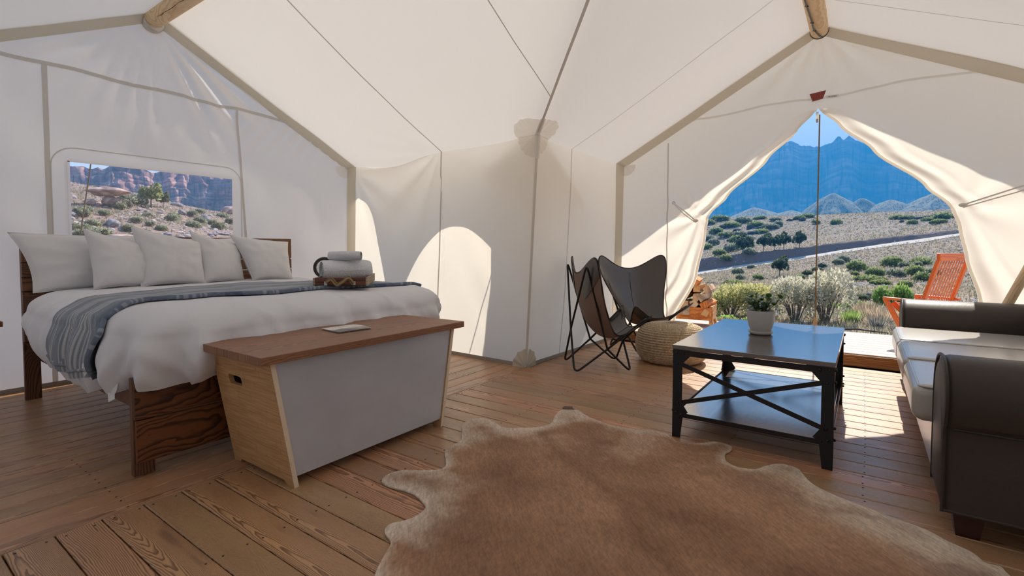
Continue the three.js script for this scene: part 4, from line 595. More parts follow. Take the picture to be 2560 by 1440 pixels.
// ---------------------------------------------------------------- coffee table
const TB = { x0: -0.885, x1: -0.102, z0: -2.82, z1: -4.108, y: 0.529 };
const tblTex = [0, 1].map((i) => grainTex(430 + i, 1024, 256, [0.46, 0.29, 0.17], [0.30, 0.17, 0.09], { rings: 30 + 8 * i, wob: 1.0, knots: 1 }));
const tblBump = grey(512, 512, (u, v) => 0.5 + 0.35 * fbm(u * 5, v * 14, 4, 6, 5, 14) + 0.15 * vnoise(u * 3, v * 40, 3, 3, 40));
const lacquer = tblTex.map((t) => phy(null, { map: t, color: 0x6a6a6a, roughness: 0.2, ior: 2.7, bumpMap: tblBump, bumpScale: 0.0016, clearcoat: 1, clearcoatRoughness: 0.16 }));
{
  const o = thing('coffee_table', 'industrial coffee table with glossy wood top, black iron corner legs and crossed braces', 'table', [(TB.x0 + TB.x1) / 2, 0, (TB.z0 + TB.z1) / 2]);
  const W = (TB.x1 - TB.x0) / 2, L = (TB.z0 - TB.z1) / 2, n = 6;
  part('tabletop', at(wood(2 * W, 0.024, 2 * L, 0.002, 'z', 0.7, 1.2), 0, TB.y - 0.012, 0), lacquer[0], o);
  part('shelf', at(wood(2 * W - 0.05, 0.02, 2 * L - 0.04, 0.0015, 'z', 0.7, 1.2), 0, 0.128, 0), lacquer[1], o);
  const rivet = (x, y, z, ax) => at(new THREE.SphereGeometry(0.0075, 10, 6), x, y, z).clone();
  for (const sx of [-1, 1]) for (const sz of [-1, 1]) {
    // a corner of angle iron: two plates with gussets at top and a tapering foot
    const plate = (len) => [[0, 0.0], [0.044, 0.0], [0.058, 0.125], [0.085, 0.15], [0.058, 0.19], [0.052, 0.20], [0.052, 0.42], [0.058, 0.43], [0.10, 0.478], [0.10, 0.504], [0, 0.504]];
    const g = extrude(plate(), 0.005, 0.0008), p1 = g.clone(), p2 = g.clone();
    p1.applyMatrix4(new THREE.Matrix4().makeScale(-sx, 1, 1)).translate(sx * (W - 0.004), 0, sz * (L - 0.004) - (sz > 0 ? 0.005 : 0));
    p2.applyMatrix4(new THREE.Matrix4().makeRotationY(Math.PI / 2)); { const b = p2.attributes.position; let mn = 1e9, mx = -1e9; for (let i = 0; i < b.count; i++) { mn = Math.min(mn, b.getZ(i)); mx = Math.max(mx, b.getZ(i)); } for (let i = 0; i < b.count; i++) { const d = -b.getZ(i); b.setZ(i, sz * (L - 0.004) - sz * d); } }
    p2.translate(sx * (W - 0.004) - (sx > 0 ? 0.005 : 0), 0, 0);
    for (const q of [p1, p2]) { const ix = q.index; q.computeVertexNormals(); }
    const leg = part('leg', [p1, p2], std([0.022, 0.022, 0.026], { roughness: 0.5, metalness: 0.5, side: THREE.DoubleSide }), o);
    for (const [q, y] of [[0.022, 0.487], [0.06, 0.487], [0.022, 0.145], [0.05, 0.135], [0.03, 0.425], [0.03, 0.20]]) { part('rivet', at(new THREE.SphereGeometry(0.0075, 10, 6), sx * (W - 0.004 - q), y, sz * L), iron, leg); part('rivet', at(new THREE.SphereGeometry(0.0075, 10, 6), sx * W, y, sz * (L - 0.004 - q)), iron, leg); }
    part('foot_cap', at(rbox(0.03, 0.008, 0.03, 0.002), sx * (W - 0.022), 0.004, sz * (L - 0.022)), iron, leg);
  }
  for (const sz of [-1, 1]) { part('rail', at(rbox(2 * W - 0.02, 0.032, 0.006, 0.001), 0, 0.487, sz * (L - 0.006)), iron, o); part('shelf_rail', at(rbox(2 * W - 0.02, 0.024, 0.006, 0.001), 0, 0.128, sz * (L - 0.012)), iron, o);
    const dx = 2 * W - 0.06, dy = 0.235, len = Math.hypot(dx, dy), a = Math.atan2(dy, dx); for (const s of [-1, 1]) part('cross_brace', at(rbox(len, 0.024, 0.006, 0.001), 0, 0.312, sz * (L - 0.008) - s * 0.003, 0, 0, s * a), iron, o); part('brace_bolt', at(new THREE.SphereGeometry(0.008, 10, 6), 0, 0.312, sz * (L - 0.002)), iron, o); }
  for (const sx of [-1, 1]) { part('rail', at(rbox(0.006, 0.032, 2 * L - 0.02, 0.001), sx * (W - 0.006), 0.487, 0), iron, o); part('shelf_rail', at(rbox(0.006, 0.024, 2 * L - 0.02, 0.001), sx * (W - 0.012), 0.128, 0), iron, o); }
}
// ---------------------------------------------------------------- potted jade plant
{
  const o = thing('potted_plant', 'small leafy jade plant in a grey ceramic pot on the coffee table', 'plant', [-0.535, TB.y, -3.50]);
  const glaze = phy([0.50, 0.475, 0.45], { roughness: 0.35, clearcoat: 0.4, clearcoatRoughness: 0.2 });
  part('saucer', lathe([[0, 0], [0.058, 0], [0.070, 0.010], [0.073, 0.022], [0.069, 0.024], [0.064, 0.014], [0, 0.012]], 48), glaze, o);
  part('pot', lathe([[0, 0.012], [0.050, 0.012], [0.056, 0.018], [0.070, 0.05], [0.079, 0.09], [0.0825, 0.13], [0.084, 0.152], [0.081, 0.154], [0.077, 0.148], [0.072, 0.11], [0, 0.11]], 56), glaze, o);
  part('soil', at(new THREE.CylinderGeometry(0.075, 0.073, 0.012, 30), 0, 0.126, 0), std([0.05, 0.035, 0.025], { roughness: 1 }), o);
  const r = rng(77), leafM = [phy([0.085, 0.18, 0.065], { roughness: 0.3, clearcoat: 0.4, transmission: 0.12, thickness: 0, side: THREE.DoubleSide }), phy([0.13, 0.25, 0.085], { roughness: 0.35, clearcoat: 0.4, transmission: 0.12, thickness: 0, side: THREE.DoubleSide })], stemM = std([0.16, 0.14, 0.08], { roughness: 0.8 });
  const leaf = (len, w) => sheet((u, v) => { const t = v, ww = w * Math.sin(Math.PI * Math.pow(t, 0.75)) ** 0.8, x = (u - 0.5) * 2; return V(x * ww, 0.10 * len * Math.sin(t * Math.PI) - 0.25 * len * t * t + 0.12 * ww * x * x, t * len); }, 6, 8);
  const kinds = [leaf(0.052, 0.017), leaf(0.045, 0.016), leaf(0.038, 0.013)];
  for (let s = 0; s < 13; s++) {
    const a = (s / 13) * 2 * Math.PI + r() * 0.5, tilt = 0.25 + 0.55 * r(), len = 0.055 + 0.075 * r(), b = V(Math.cos(a) * 0.03 * r(), 0.13, Math.sin(a) * 0.03 * r()), tip = b.clone().add(V(Math.cos(a) * Math.sin(tilt) * len * 1.1, Math.cos(tilt) * len, Math.sin(a) * Math.sin(tilt) * len * 1.1)), mid = b.clone().lerp(tip, 0.5).add(V(0, 0.01, 0));
    const st = part('stem', sweep(new THREE.QuadraticBezierCurve3(b, mid, tip).getPoints(8), 0.0026, 6), stemM, o);
    for (let k = 0; k < 4; k++) { const q = b.clone().lerp(tip, 0.35 + 0.22 * k); for (const side of [0, 1]) { const m = part('leaf', kinds[(s + k) % 3], leafM[(s + k + side) % 2], o); m.position.copy(q); m.rotation.order = 'YXZ'; m.rotation.set(-0.35 + 0.7 * (r() - 0.5) - 0.12 * k, a + (side ? 1.57 : -1.57) + k * 1.57 + 0.5 * (r() - 0.5), 0.3 * (r() - 0.5)); } }
  }
}
// ---------------------------------------------------------------- sofa
{
  const o = thing('sofa', 'grey brown leather three-seat sofa with rolled arms at the right', 'sofa', [0.72, 0, -3.83]);
  const hideM = phy([0.052, 0.039, 0.032], { roughness: 0.48, specularIntensity: 0.6, bumpMap: leatherBump, bumpScale: 0.0012 }), seatM = phy([0.48, 0.45, 0.41], { roughness: 0.32, clearcoat: 0.5, clearcoatRoughness: 0.22, bumpMap: leatherBump, bumpScale: 0.0012 });
  const prof = (s) => new THREE.SplineCurve([[0.0, 0.1], [0.004, 0.25], [0.0, 0.40], [0.03, 0.445], [0.052, 0.52], [0.035, 0.60], [-0.03, 0.652], [-0.12, 0.665], [-0.22, 0.65], [-0.30, 0.59], [-0.335, 0.50], [-0.34, 0.3], [-0.34, 0.1]].map(([z, y]) => new THREE.Vector2(z, y))).getPoints(60).map((p) => [p.x, p.y]);
  for (const s of [1, -1]) {
    const P = prof(), g = extrude(P, 0.90, 0.03); g.rotateY(Math.PI / 2); // profile z -> ... extruded along x
    const p = g.attributes.position; for (let i = 0; i < p.count; i++) { const x = p.getX(i), y = p.getY(i), z = p.getZ(i); p.setXYZ(i, x - 0.47 + 0.03, y, s * (-z) + s * 1.425); }
    if (s > 0) { const ix = g.index, n = p.count; for (let i = 0; i < n; i += 3) for (const k of ['position', 'normal', 'uv']) { const a = g.attributes[k]; for (let c = 0; c < a.itemSize; c++) { const t = a.getComponent(i, c); a.setComponent(i, c, a.getComponent(i + 2, c)); a.setComponent(i + 2, c, t); } } }
    g.computeVertexNormals(); const gg = toCreasedNormals(mergeVertices((g.deleteAttribute('normal'), g.deleteAttribute('uv'), g), 1e-4), 0.9); gg.setAttribute('uv', new THREE.BufferAttribute(new Float32Array(gg.attributes.position.count * 2), 2)); { const q = gg.attributes.position; for (let i = 0; i < q.count; i++) gg.attributes.uv.setXY(i, q.getX(i) * 3, (q.getY(i) + q.getZ(i)) * 3); }
    const arm = part('arm', gg, hideM, o);
    part('arm_piping', sweep(P.map(([z, y]) => V(-0.466, y, s * z + s * 1.425)).filter((_, i) => i % 2 === 0), 0.006, 6), hideM, arm);
    part('roll_seam', sweep([V(-0.44, 0.415, s * 1.430), V(0, 0.415, s * 1.430), V(0.45, 0.415, s * 1.430)], 0.005, 6), std([0.03, 0.025, 0.022], { roughness: 0.5 }), arm);
    part('base_piping', sweep([V(-0.46, 0.105, s * 1.424), V(0.46, 0.105, s * 1.424)], 0.006, 6), hideM, arm);
  }
  part('base', at(rbox(0.80, 0.22, 2.17, 0.012, 2), -0.06, 0.21, 0), seatM, o);
  part('back', at(rbox(0.26, 0.76, 2.2, 0.08, 4), 0.42, 0.48, 0), hideM, o);
  [[1.0, 0.33], [0.31, -0.37], [-0.39, -1.065]].forEach(([z1, z0], i) => {
    const w = z1 - z0 - 0.012, g = new RoundedBoxGeometry(0.84, 0.165, w, 6, 0.045), p = g.attributes.position; for (let k = 0; k < p.count; k++) { const x = p.getX(k) / 0.42, z = p.getZ(k) / (w / 2), y = p.getY(k); p.setY(k, y + (y > 0 ? 0.022 * (1 - x * x) * (1 - z * z) + 0.004 * vnoise(x * 3, z * 3, i) : 0)); p.setX(k, p.getX(k) + (x < -0.8 ? -0.014 * (1 - z * z) * (1 - (y / 0.08) ** 2) : 0)); } g.computeVertexNormals();
    const c = part('seat_cushion', at(toCreasedNormals(g, 1.2), -0.11, 0.385, (z0 + z1) / 2), seatM, o), e = w / 2 - 0.012, t = 0.462;
    part('cushion_piping', bent([V(-0.51, t, (z0 + z1) / 2 - e), V(0.27, t, (z0 + z1) / 2 - e), V(0.27, t, (z0 + z1) / 2 + e), V(-0.51, t, (z0 + z1) / 2 + e)], 0.04, 0.0055, 6, true), seatM, c);
  });
  const legM = std([0.045, 0.014, 0.010], { roughness: 0.35 });
  for (const [x, z] of [[-0.385, 1.34], [0.42, 1.34], [-0.385, -1.34], [0.42, -1.34]]) { const g = new THREE.CylinderGeometry(0.066, 0.048, 0.10, 4, 1); g.rotateY(Math.PI / 4); part('leg', at(toCreasedNormals(g, 0.3), x, 0.05, z), legM, o); }
}
// ---------------------------------------------------------------- ridge poles, cable, cords and small fittings
const poleTex = grainTex(440, 1024, 256, [0.93, 0.82, 0.66], [0.85, 0.71, 0.53], { rings: 16, wob: 0.9, knots: 2 }), poleMat = std(null, { map: poleTex, roughness: 0.65, bumpMap: poleTex, bumpScale: 0.001 });
function log(name, label, category, a, b, r, group) { const g = sweep(lin(0, 1, 16).map((t) => a.clone().lerp(b, t).add(V(0.004 * Math.sin(t * 9), 0.004 * Math.sin(t * 7 + 1), 0))), (t) => r * (1 + 0.03 * Math.sin(t * 11)), 24); const uv = g.attributes.uv; for (let i = 0; i < uv.count; i++) uv.setXY(i, uv.getX(i) * 0.4, uv.getY(i)); return g; }
{
  const a = thing('ridge_pole', 'peeled log ridge pole over the bed with a metal end cup', 'pole', [XG + 0.03, RY - 0.05, RZ]);
  part('log', log('', '', '', V(0.02, 0, 0), V(4.9, 0, 0), 0.078), poleMat, a);
  part('end_cup', at(lathe([[0.088, 0.05], [0.086, 0], [0.07, -0.014], [0, -0.016]], 28), 0.012, -0.025, 0, 0, 0, Math.PI / 2), std([0.6, 0.57, 0.52], { roughness: 0.45, metalness: 0.6 }), a);
  for (const [q, l] of [[0.06, 0.2], [0.4, 0.35], [0.1, 0.5]]) part('drying_crack', sweep([V(q + 0.15, -0.055, 0.054 - q * 0.02), V(q + 0.15 + l * 0.5, -0.062, 0.046), V(q + 0.15 + l, -0.057, 0.052)], (t) => 0.0022 * Math.sin(Math.PI * clamp(t, 0.05, 0.95)), 5), std([0.10, 0.06, 0.035], { roughness: 1 }), a);
  const b = thing('ridge_pole', 'peeled log ridge pole above the doorway with a cable clipped under it', 'pole', [RX, RY - 0.05, ZG + 0.05]);
  part('log', log('', '', '', V(0, 0, 0.0), V(0, 0, 3.6), 0.073), poleMat, b);
  part('end_band', at(new THREE.TorusGeometry(0.074, 0.004, 8, 32), 0, 0, 0.012), std([0.12, 0.09, 0.07], { roughness: 0.6 }), b);
  const c = thing('cable', 'dark grey cable clipped along the underside of the right ridge pole', 'cable', [RX, RY - 0.05, ZG + 0.05]);
  part('wire', sweep(new THREE.CatmullRomCurve3([V(0.03, -0.045, -0.005), V(0.02, -0.074, 0.05), V(-0.022, -0.078, 0.28), V(-0.026, -0.076, 0.48), V(-0.036, -0.074, 0.85), V(-0.05, -0.068, 1.3), V(-0.03, -0.078, 2.2), V(-0.03, -0.078, 3.5)]).getPoints(70), 0.0065, 8), std([0.10, 0.10, 0.105], { roughness: 0.5 }), c);
  for (const [x, y, z] of [[-0.020, -0.078, 0.25], [-0.025, -0.077, 0.44], [-0.034, -0.075, 0.8], [-0.049, -0.069, 1.27]]) part('clip', at(rbox(0.026, 0.010, 0.008, 0.002), x, y - 0.001, z, 0, 0, -0.3), std([0.02, 0.02, 0.02], { roughness: 0.5 }), c);
}
{ // leather maker's patch, printed strip and zip pull on the gable
  const cv = document.createElement('canvas'); cv.width = 128; cv.height = 80; const c = cv.getContext('2d'); c.fillStyle = '#8f3a2c'; c.fillRect(0, 0, 128, 80); c.fillStyle = '#6d241c'; c.beginPath(); c.arc(62, 40, 12, 0, 7); c.fill(); c.fillStyle = '#a34a38'; c.beginPath(); c.moveTo(62, 31); c.lineTo(71, 46); c.lineTo(53, 46); c.fill();
  const t = new THREE.CanvasTexture(cv); t.colorSpace = THREE.SRGBColorSpace;
  const o = thing('leather_patch', 'red brown leather maker patch sewn above the door opening', 'patch', [RX - 0.005, 2.505, gz(RX, 2.5) + 0.012], 0);
  const g = extrude([[-0.066, 0.03], [0.066, 0.044], [0.042, -0.030], [-0.040, -0.044]], 0.004, 0.0012), p = g.attributes.position, uv = g.attributes.uv; for (let i = 0; i < p.count; i++) uv.setXY(i, p.getX(i) / 0.14 + 0.5, p.getY(i) / 0.1 + 0.5);
  part('leather', g, std(null, { map: t, roughness: 0.55 }), o);
  part('stitching', sweep([V(-0.058, 0.026, 0.0055), V(0.058, 0.038, 0.0055), V(0.037, -0.026, 0.0055), V(-0.036, -0.038, 0.0055)], 0.001, 4, true), std([0.3, 0.22, 0.15]), o);
  const c2 = document.createElement('canvas'); c2.width = 256; c2.height = 64; const d = c2.getContext('2d'); d.fillStyle = '#e4ddd6'; d.fillRect(0, 0, 256, 64); d.fillStyle = '#3c3836'; d.font = 'bold 40px sans-serif'; d.textAlign = 'center'; d.fillText('RC-91303', 128, 47); const t2 = new THREE.CanvasTexture(c2); t2.colorSpace = THREE.SRGBColorSpace;
  const s = sheet((u, v) => { const x = lerp(-0.325, -0.232, u); return V(x, seamY(x) + lerp(-0.013, 0.013, v), gz(x, 2.5) + 0.011); }, 12, 2); solo('serial_label', 'small white printed serial label on the seam right of the leather patch', 'label', s, std(null, { map: t2, roughness: 0.8, side: THREE.DoubleSide }));
  const z = thing('zipper_pull', 'pale zipper pull and tape hanging at the peak of the doorway', 'zipper', [RX - 0.004, 2.36, ZG + 0.02]); part('tape', at(rbox(0.022, 0.10, 0.003, 0.001), 0, -0.05, 0), patchMat, z); part('slider', at(rbox(0.016, 0.035, 0.008, 0.002), 0, -0.085, 0.004), std([0.45, 0.4, 0.38], { metalness: 0.6, roughness: 0.4 }), z);
}
{ // pull rope in the doorway with a wooden toggle
  const o = thing('pull_rope', 'thin tan rope hanging down the middle of the doorway with a wooden toggle', 'rope', [RX + 0.012, 2.34, ZG - 0.03]);
  part('rope', sweep([V(0, 0, 0), V(0.001, -1.0, 0), V(0.003, -1.93, 0)], 0.006, 8), ropeMat, o);
  part('toggle', at(lathe([[0, -0.05], [0.009, -0.048], [0.016, -0.02], [0.013, 0.012], [0.008, 0.04], [0, 0.045]], 20), 0.003, -1.965, 0), std([0.55, 0.34, 0.16], { roughness: 0.6 }), o);
  part('tail', sweep([V(0.003, -2.0, 0), V(0.004, -2.06, 0.002)], 0.006, 8), ropeMat, o);
}
const cordMat = std([0.78, 0.74, 0.66], { roughness: 1 });
for (const [label, a, k] of [['canvas tie holding back the left door flap to its eyelet', V(-1.72, 1.575, ZG + 0.04), V(-1.47, 1.37, ZG + 0.085)], ['canvas tie holding back the right door flap to its eyelet', V(1.26, 1.655, ZG + 0.05), V(0.64, 1.43, ZG + 0.085)]]) {
  const o = thing('flap_tie', label, 'tie', [a.x, a.y, a.z]), b = k.clone().sub(a), up = V(0, 0.3, 1);
  part('strap', [band([V(0, 0, 0.004), b.clone().multiplyScalar(0.5).add(V(0, 0.006, 0.015)), b], 0.012, up, 0.004), band([V(0, -0.01, 0.004), b.clone().multiplyScalar(0.5).add(V(0, -0.03, 0.015)), b.clone().add(V(0, -0.02, 0))], 0.010, up, 0.004)], cordMat, o);
  part('eyelet', at(new THREE.TorusGeometry(0.014, 0.004, 8, 20), 0, 0, 0.004), std([0.5, 0.46, 0.4], { metalness: 0.7, roughness: 0.4 }), o);
  part('knot', at(new THREE.SphereGeometry(0.022, 14, 10).scale(1.3, 0.8, 0.8), b.x, b.y, b.z + 0.01), cordMat, o);
}
{ // crossed log poles at the right-hand edge
  const o = thing('log_rack', 'crossed peeled log poles standing behind the sofa at the right edge', 'rack', [1.15, 0, -5.30]);
  part('pole', log('', '', '', V(-0.50, 0, 0.0), V(0.25, 1.95, 0.02), 0.033), poleMat, o); part('pole', log('', '', '', V(0.62, 0, 0.05), V(-0.13, 1.98, 0.09), 0.033), poleMat, o);
}

// ---------------------------------------------------------------- outdoors: the lie of the land
const theta = (x, z) => Math.atan2(-x, -z);
function doorH(x, z) {
  const d = Math.max(0, -z), X = clamp(x, -60, 60);
  let h = pw([[0, -0.45], [8, -0.45], [14, -0.55], [25, -0.8], [40, -1.0], [60, -0.7], [80, 0.9], [110, 4.0], [160, 10.2], [195, 10.6], [260, 8], [420, 2]], d);
  h += pw([[0, 0], [20, 0.01], [50, 0.09], [80, 0.185], [110, 0.13], [150, 0.02], [180, 0]], d) * X;
  const rd = 82.2, bank = lerp(2.0, 0.5, clamp((x + 22) / 32));
  h += bank * (sstep(rd, rd + 1.2, d) - sstep(rd + 1.2, rd + 26, d) * 0.75);
  h += 0.22 * fbm(x * 0.12, z * 0.12, 4, 7) * sstep(8, 20, d) + 0.5 * fbm(x * 0.03, z * 0.03, 3, 9) * sstep(95, 120, d);
  return h;
}
function winH(x, z) {
  const d = Math.max(0, Math.hypot(x + 5, z + 1.8)), th = theta(x, z), tall = lerp(0.70, 1.02, sstep(1.12, 1.36, th));
  const h = pw([[0, -0.45], [4, -0.4], [8, 0.35], [14, 1.7], [22, 3.0], [36, 5.0], [52, 7.4], [64, 8.0], [90, 6.5], [200, 0]], d);
  return (h + 0.45) * tall * 0.9 - 0.45 + 0.4 * fbm(x * 0.2, z * 0.2, 4, 17) * sstep(5, 12, d);
}
function groundY(x, z) {
  const th = theta(x, z), w = th > 0 ? sstep(0.5, 0.85, th) * (1 - sstep(2.2, 2.8, th)) : 0, a = Math.abs(th) < 1.7 ? doorH(x, z) : -0.45;
  return lerp(lerp(-0.45, a, 1 - sstep(1.2, 1.7, Math.abs(th))), winH(x, z), w);
}
const soil = (k, A, B, D) => tex(1024, 1024, (u, v) => {
  const n = fbm(u * 8, v * 8, 5, k, 8, 8), f = fbm(u * 64, v * 64, 3, k + 3, 64, 64), g = vnoise(u * 200, v * 200, k + 1, 200, 200);
  let c = mix3(A, B, clamp(0.5 + n)); c = mix3(c, D, sstep(0.10, 0.42, f) * 0.7); c = mix3(c, [A[0] * 1.14, A[1] * 1.1, A[2] * 0.98], sstep(0.3, 0.8, g) * 0.6); return mix3(c, [0.46, 0.47, 0.33], sstep(0.1, 0.4, fbm(u * 24, v * 24, 3, k + 9, 24, 24)) * 0.4);
});
const soilMat = std(null, { map: soil(2, [0.61, 0.53, 0.455], [0.49, 0.43, 0.38], [0.30, 0.265, 0.25]), roughness: 1 });
const soilMat2 = std(null, { map: soil(12, [0.66, 0.545, 0.49], [0.54, 0.45, 0.415], [0.40, 0.345, 0.33]), roughness: 1 });
const ground = struct('ground');
{
  const rs = []; let r = 0; while (r < 420) { rs.push(r); r += r < 9 ? 1.2 : r < 30 ? 0.45 : r < 70 ? 0.8 : r < 100 ? 0.5 : r < 200 ? 2.2 : 12; }
  for (const [ths, m] of [[[...lin(-3.1416, -0.5, 24), ...lin(-0.5, 0.55, 110).slice(1), ...lin(0.55, 0.72, 8).slice(1)], soilMat], [[...lin(0.72, 0.9, 8), ...lin(0.9, 1.6, 90).slice(1), ...lin(1.6, 3.1416, 20).slice(1)], soilMat2]]) {
    const g = gridLines(ths, rs, (t, q) => { const x = -Math.sin(t) * q, z = -Math.cos(t) * q; return V(x, groundY(x, z), z); });
    const p = g.attributes.position, uv = g.attributes.uv; for (let i = 0; i < p.count; i++) uv.setXY(i, p.getX(i) / 6, p.getZ(i) / 6);
    part('terrain', g, m, ground);
  }
  part('dirt_road', sheet((u, v) => { const x = lerp(-34, 24, u), z = -lerp(78.6, 82.3, v); return V(x, Math.max(groundY(x, z) + 0.05, lerp(groundY(x, -78.6), groundY(x, -82.0) + 0.25, v)), z); }, 80, 4), std([0.52, 0.46, 0.40], { roughness: 1 }), ground);
  const bank = std([0.17, 0.125, 0.115], { roughness: 1, side: THREE.DoubleSide }); part('cut_bank', sheet((u, v) => { const x = lerp(-34, 20, u), z = -lerp(82.25, 83.6, v) + 0.35 * fbm(x * 0.7, v * 3, 3, 3); return V(x, groundY(x, z) + 0.12 + 0.15 * fbm(x * 1.3, v * 2, 3, 9), z); }, 220, 8), bank, ground);
}
// far mountains: cliffs over talus, facing the tent
const rockTex = tex(1024, 512, (u, v) => { const st = fbm(u * 3, v * 46 + 0.7 * fbm(u * 6, v * 4, 3, 1, 6), 3, 4, 3), n = fbm(u * 40, v * 20, 4, 8, 40), cr = sstep(0.2, 0.6, fbm(u * 90, v * 6, 3, 12, 90)); let c = mix3([0.86, 0.66, 0.58], [0.52, 0.37, 0.33], clamp(0.5 + st * 1.0 + 0.5 * fbm(u * 60, v * 9, 3, 31, 60))); c = mix3(c, [0.25, 0.18, 0.17], cr * 0.7 * sstep(0.45, 0.6, v)); c = mix3(c, [0.24, 0.25, 0.18], sstep(0.0, 0.35, n) * (1 - sstep(0.4, 0.75, v)) * 0.85); return c; });
const rockMat = std(null, { map: rockTex, roughness: 1 });
function range(name, t0, t1, R0, R1, base, top, k, nu = 320, nv = 120, gully = 60, step = 0.55) {
  const g = sheet((u, v) => {
    const t = lerp(t0, t1, u), H = top(t), c = v < step ? v / step : 1, d = v < step ? 0 : (v - step) / (1 - step);
    const gl = fbm(t * 26, v * 1.2, 5, k), cl = fbm(t * 90, v * 5, 4, k + 5), ledge = Math.floor(d * 5) / 5;
    let y = lerp(base, lerp(base, H, step * 0.95), Math.pow(c, 1.25)); if (d > 0) y = lerp(lerp(base, H, step * 0.95), H, Math.pow(d, 0.85));
    const r = lerp(R0, R1, c * 0.82 + 0.18 * lerp(d, ledge, 0.7)) + gully * gl * (0.3 + 0.9 * c) * (1 - 0.3 * d) + gully * 0.35 * cl * d;
    y += (d > 0.95 ? (H - base) * 0.02 * fbm(t * 120, 1, 4, k + 8) : 0) + (H - base) * 0.03 * fbm(t * 60, v * 14, 3, k + 9);
    return V(-Math.sin(t) * r, y, -Math.cos(t) * r);
  }, nu, nv); const p = g.attributes.position, uv = g.attributes.uv;
  for (let i = 0; i < p.count; i++) uv.setXY(i, uv.getX(i) * Math.round((t1 - t0) * 7), uv.getY(i)); return part('cliffs', g, rockMat, struct(name));
}
const far = (px, py, R) => { const a = (px - 1280) / 1237.4; return [0.6193 - Math.atan(a), 1.08 + ((620.4 - py) / 1237.4) * R * Math.cos(Math.atan(a))]; };
const curve = (list, R) => { const q = list.map(([x, y]) => far(x, y, R)).sort((a, b) => a[0] - b[0]); return (t) => pw(q, t); };
range('mountain', -0.55, 0.62, 1200, 1500, -10, curve([[1400, 560], [1600, 470], [1780, 400], [1900, 360], [1975, 350], [2000, 358], [2030, 350], [2055, 352], [2085, 338], [2115, 332], [2145, 345], [2220, 362], [2350, 372], [2480, 330], [2800, 350]], 1450), 40, 380, 140, 85, 0.52);
range('cliff_range', 0.85, 1.62, 300, 480, 0, curve([[60, 428], [150, 408], [178, 412], [200, 421], [218, 419], [229, 425], [253, 420], [268, 426], [289, 414], [334, 416], [354, 420], [380, 427], [403, 429], [424, 423], [450, 420], [500, 432], [580, 440], [640, 425], [760, 430]], 470), 60, 420, 120, 40, 0.34);
{ // low sunlit foothills in front of the mountain
  const hillTex = tex(512, 512, (u, v) => { const d = sstep(0.05, 0.28, fbm(u * 44, v * 44, 3, 6, 44, 44)), n = fbm(u * 6, v * 6, 3, 2, 6, 6); return mix3(mix3([0.66, 0.61, 0.52], [0.54, 0.50, 0.43], clamp(0.5 + n)), [0.27, 0.30, 0.22], d * 0.9); }); const fm = std(null, { map: hillTex, roughness: 1 });
  for (const [px, py, w] of [[1885, 520, 50], [2078, 484, 82], [2150, 497, 55], [2222, 500, 78], [2335, 483, 105], [1975, 528, 36]]) {
    const R = 620, [t, H] = far(px, py, R), cx = -Math.sin(t) * R, cz = -Math.cos(t) * R, hw = (w / 1237.4) * R * ((625 - py) / (538 - py)) * 0.92;
    const g = sheet((u, v) => { const a = u * 2 * Math.PI, q = v, ca = Math.cos(a), sa = Math.sin(a), gl = fbm(ca * 3 + px, sa * 3, 4, 5), rr = hw * q * (1 + 0.25 * gl * sstep(0.1, 0.6, q)); return V(cx + ca * rr, (H + 20) * (1.06 - Math.sqrt(q * q + 0.004) ) - 20 - 4 * Math.abs(gl) * sstep(0.05, 0.4, q) + 2.0 * fbm(ca * rr * 0.09 + px, sa * rr * 0.09, 3, 7), cz + sa * rr); }, 96, 40, null, (u, v) => [u * 4, v * 2]);
    const h = struct('foothill'); h.name = numbered('foothill'); part('slope', g, fm, h);
  }
}

// ---------------------------------------------------------------- desert plants, stones and trees
const P3 = (x, z, dy = 0) => [x, groundY(x, z) + dy, z];
const leafy = (c, o = {}) => phy(c, { roughness: 0.9, transmission: 0.5, thickness: 0, specularIntensity: 0.15, side: THREE.DoubleSide, ...o });
function foliage(seed, n, size, shape) {                   // a crown of small leaf flakes; shape(r) gives a place and an outward way
  const r = rng(seed), pos = [], nor = [];
  for (let i = 0; i < n; i++) {
    const [p, out] = shape(r), s = size * (0.6 + 0.8 * r()), a = V(r() - 0.5, r() - 0.5, r() - 0.5).normalize(), b = out.clone().add(V(r() - 0.5, r() - 0.3, r() - 0.5)).normalize(), c = a.clone().cross(b).normalize().multiplyScalar(s * 0.55), d = b.clone().multiplyScalar(s);
    const q = [p.clone().sub(c), p.clone().add(c), p.clone().add(d)], nn = out.clone().multiplyScalar(0.7).add(V(0, 0.5, 0)).normalize(); for (const v of q) { pos.push(v.x, v.y, v.z); nor.push(nn.x, nn.y, nn.z); }
  }
  const g = new THREE.BufferGeometry(); g.setAttribute('position', new THREE.Float32BufferAttribute(pos, 3)); g.setAttribute('normal', new THREE.Float32BufferAttribute(nor, 3)); g.setAttribute('uv', new THREE.Float32BufferAttribute(new Float32Array(pos.length / 3 * 2), 2)); return g;
}
const ball = (lobes) => (r) => { const [cx, cy, cz, R] = lobes[(r() * lobes.length) | 0], t = r() * 2 * Math.PI, u = r() * 1.5 - 0.5, w = Math.sqrt(Math.max(0, 1 - u * u)), k = R * (0.55 + 0.45 * Math.sqrt(r())), o = V(w * Math.cos(t), u, w * Math.sin(t)); return [V(cx + o.x * k, Math.max(0.01, cy + o.y * k), cz + o.z * k), o]; };
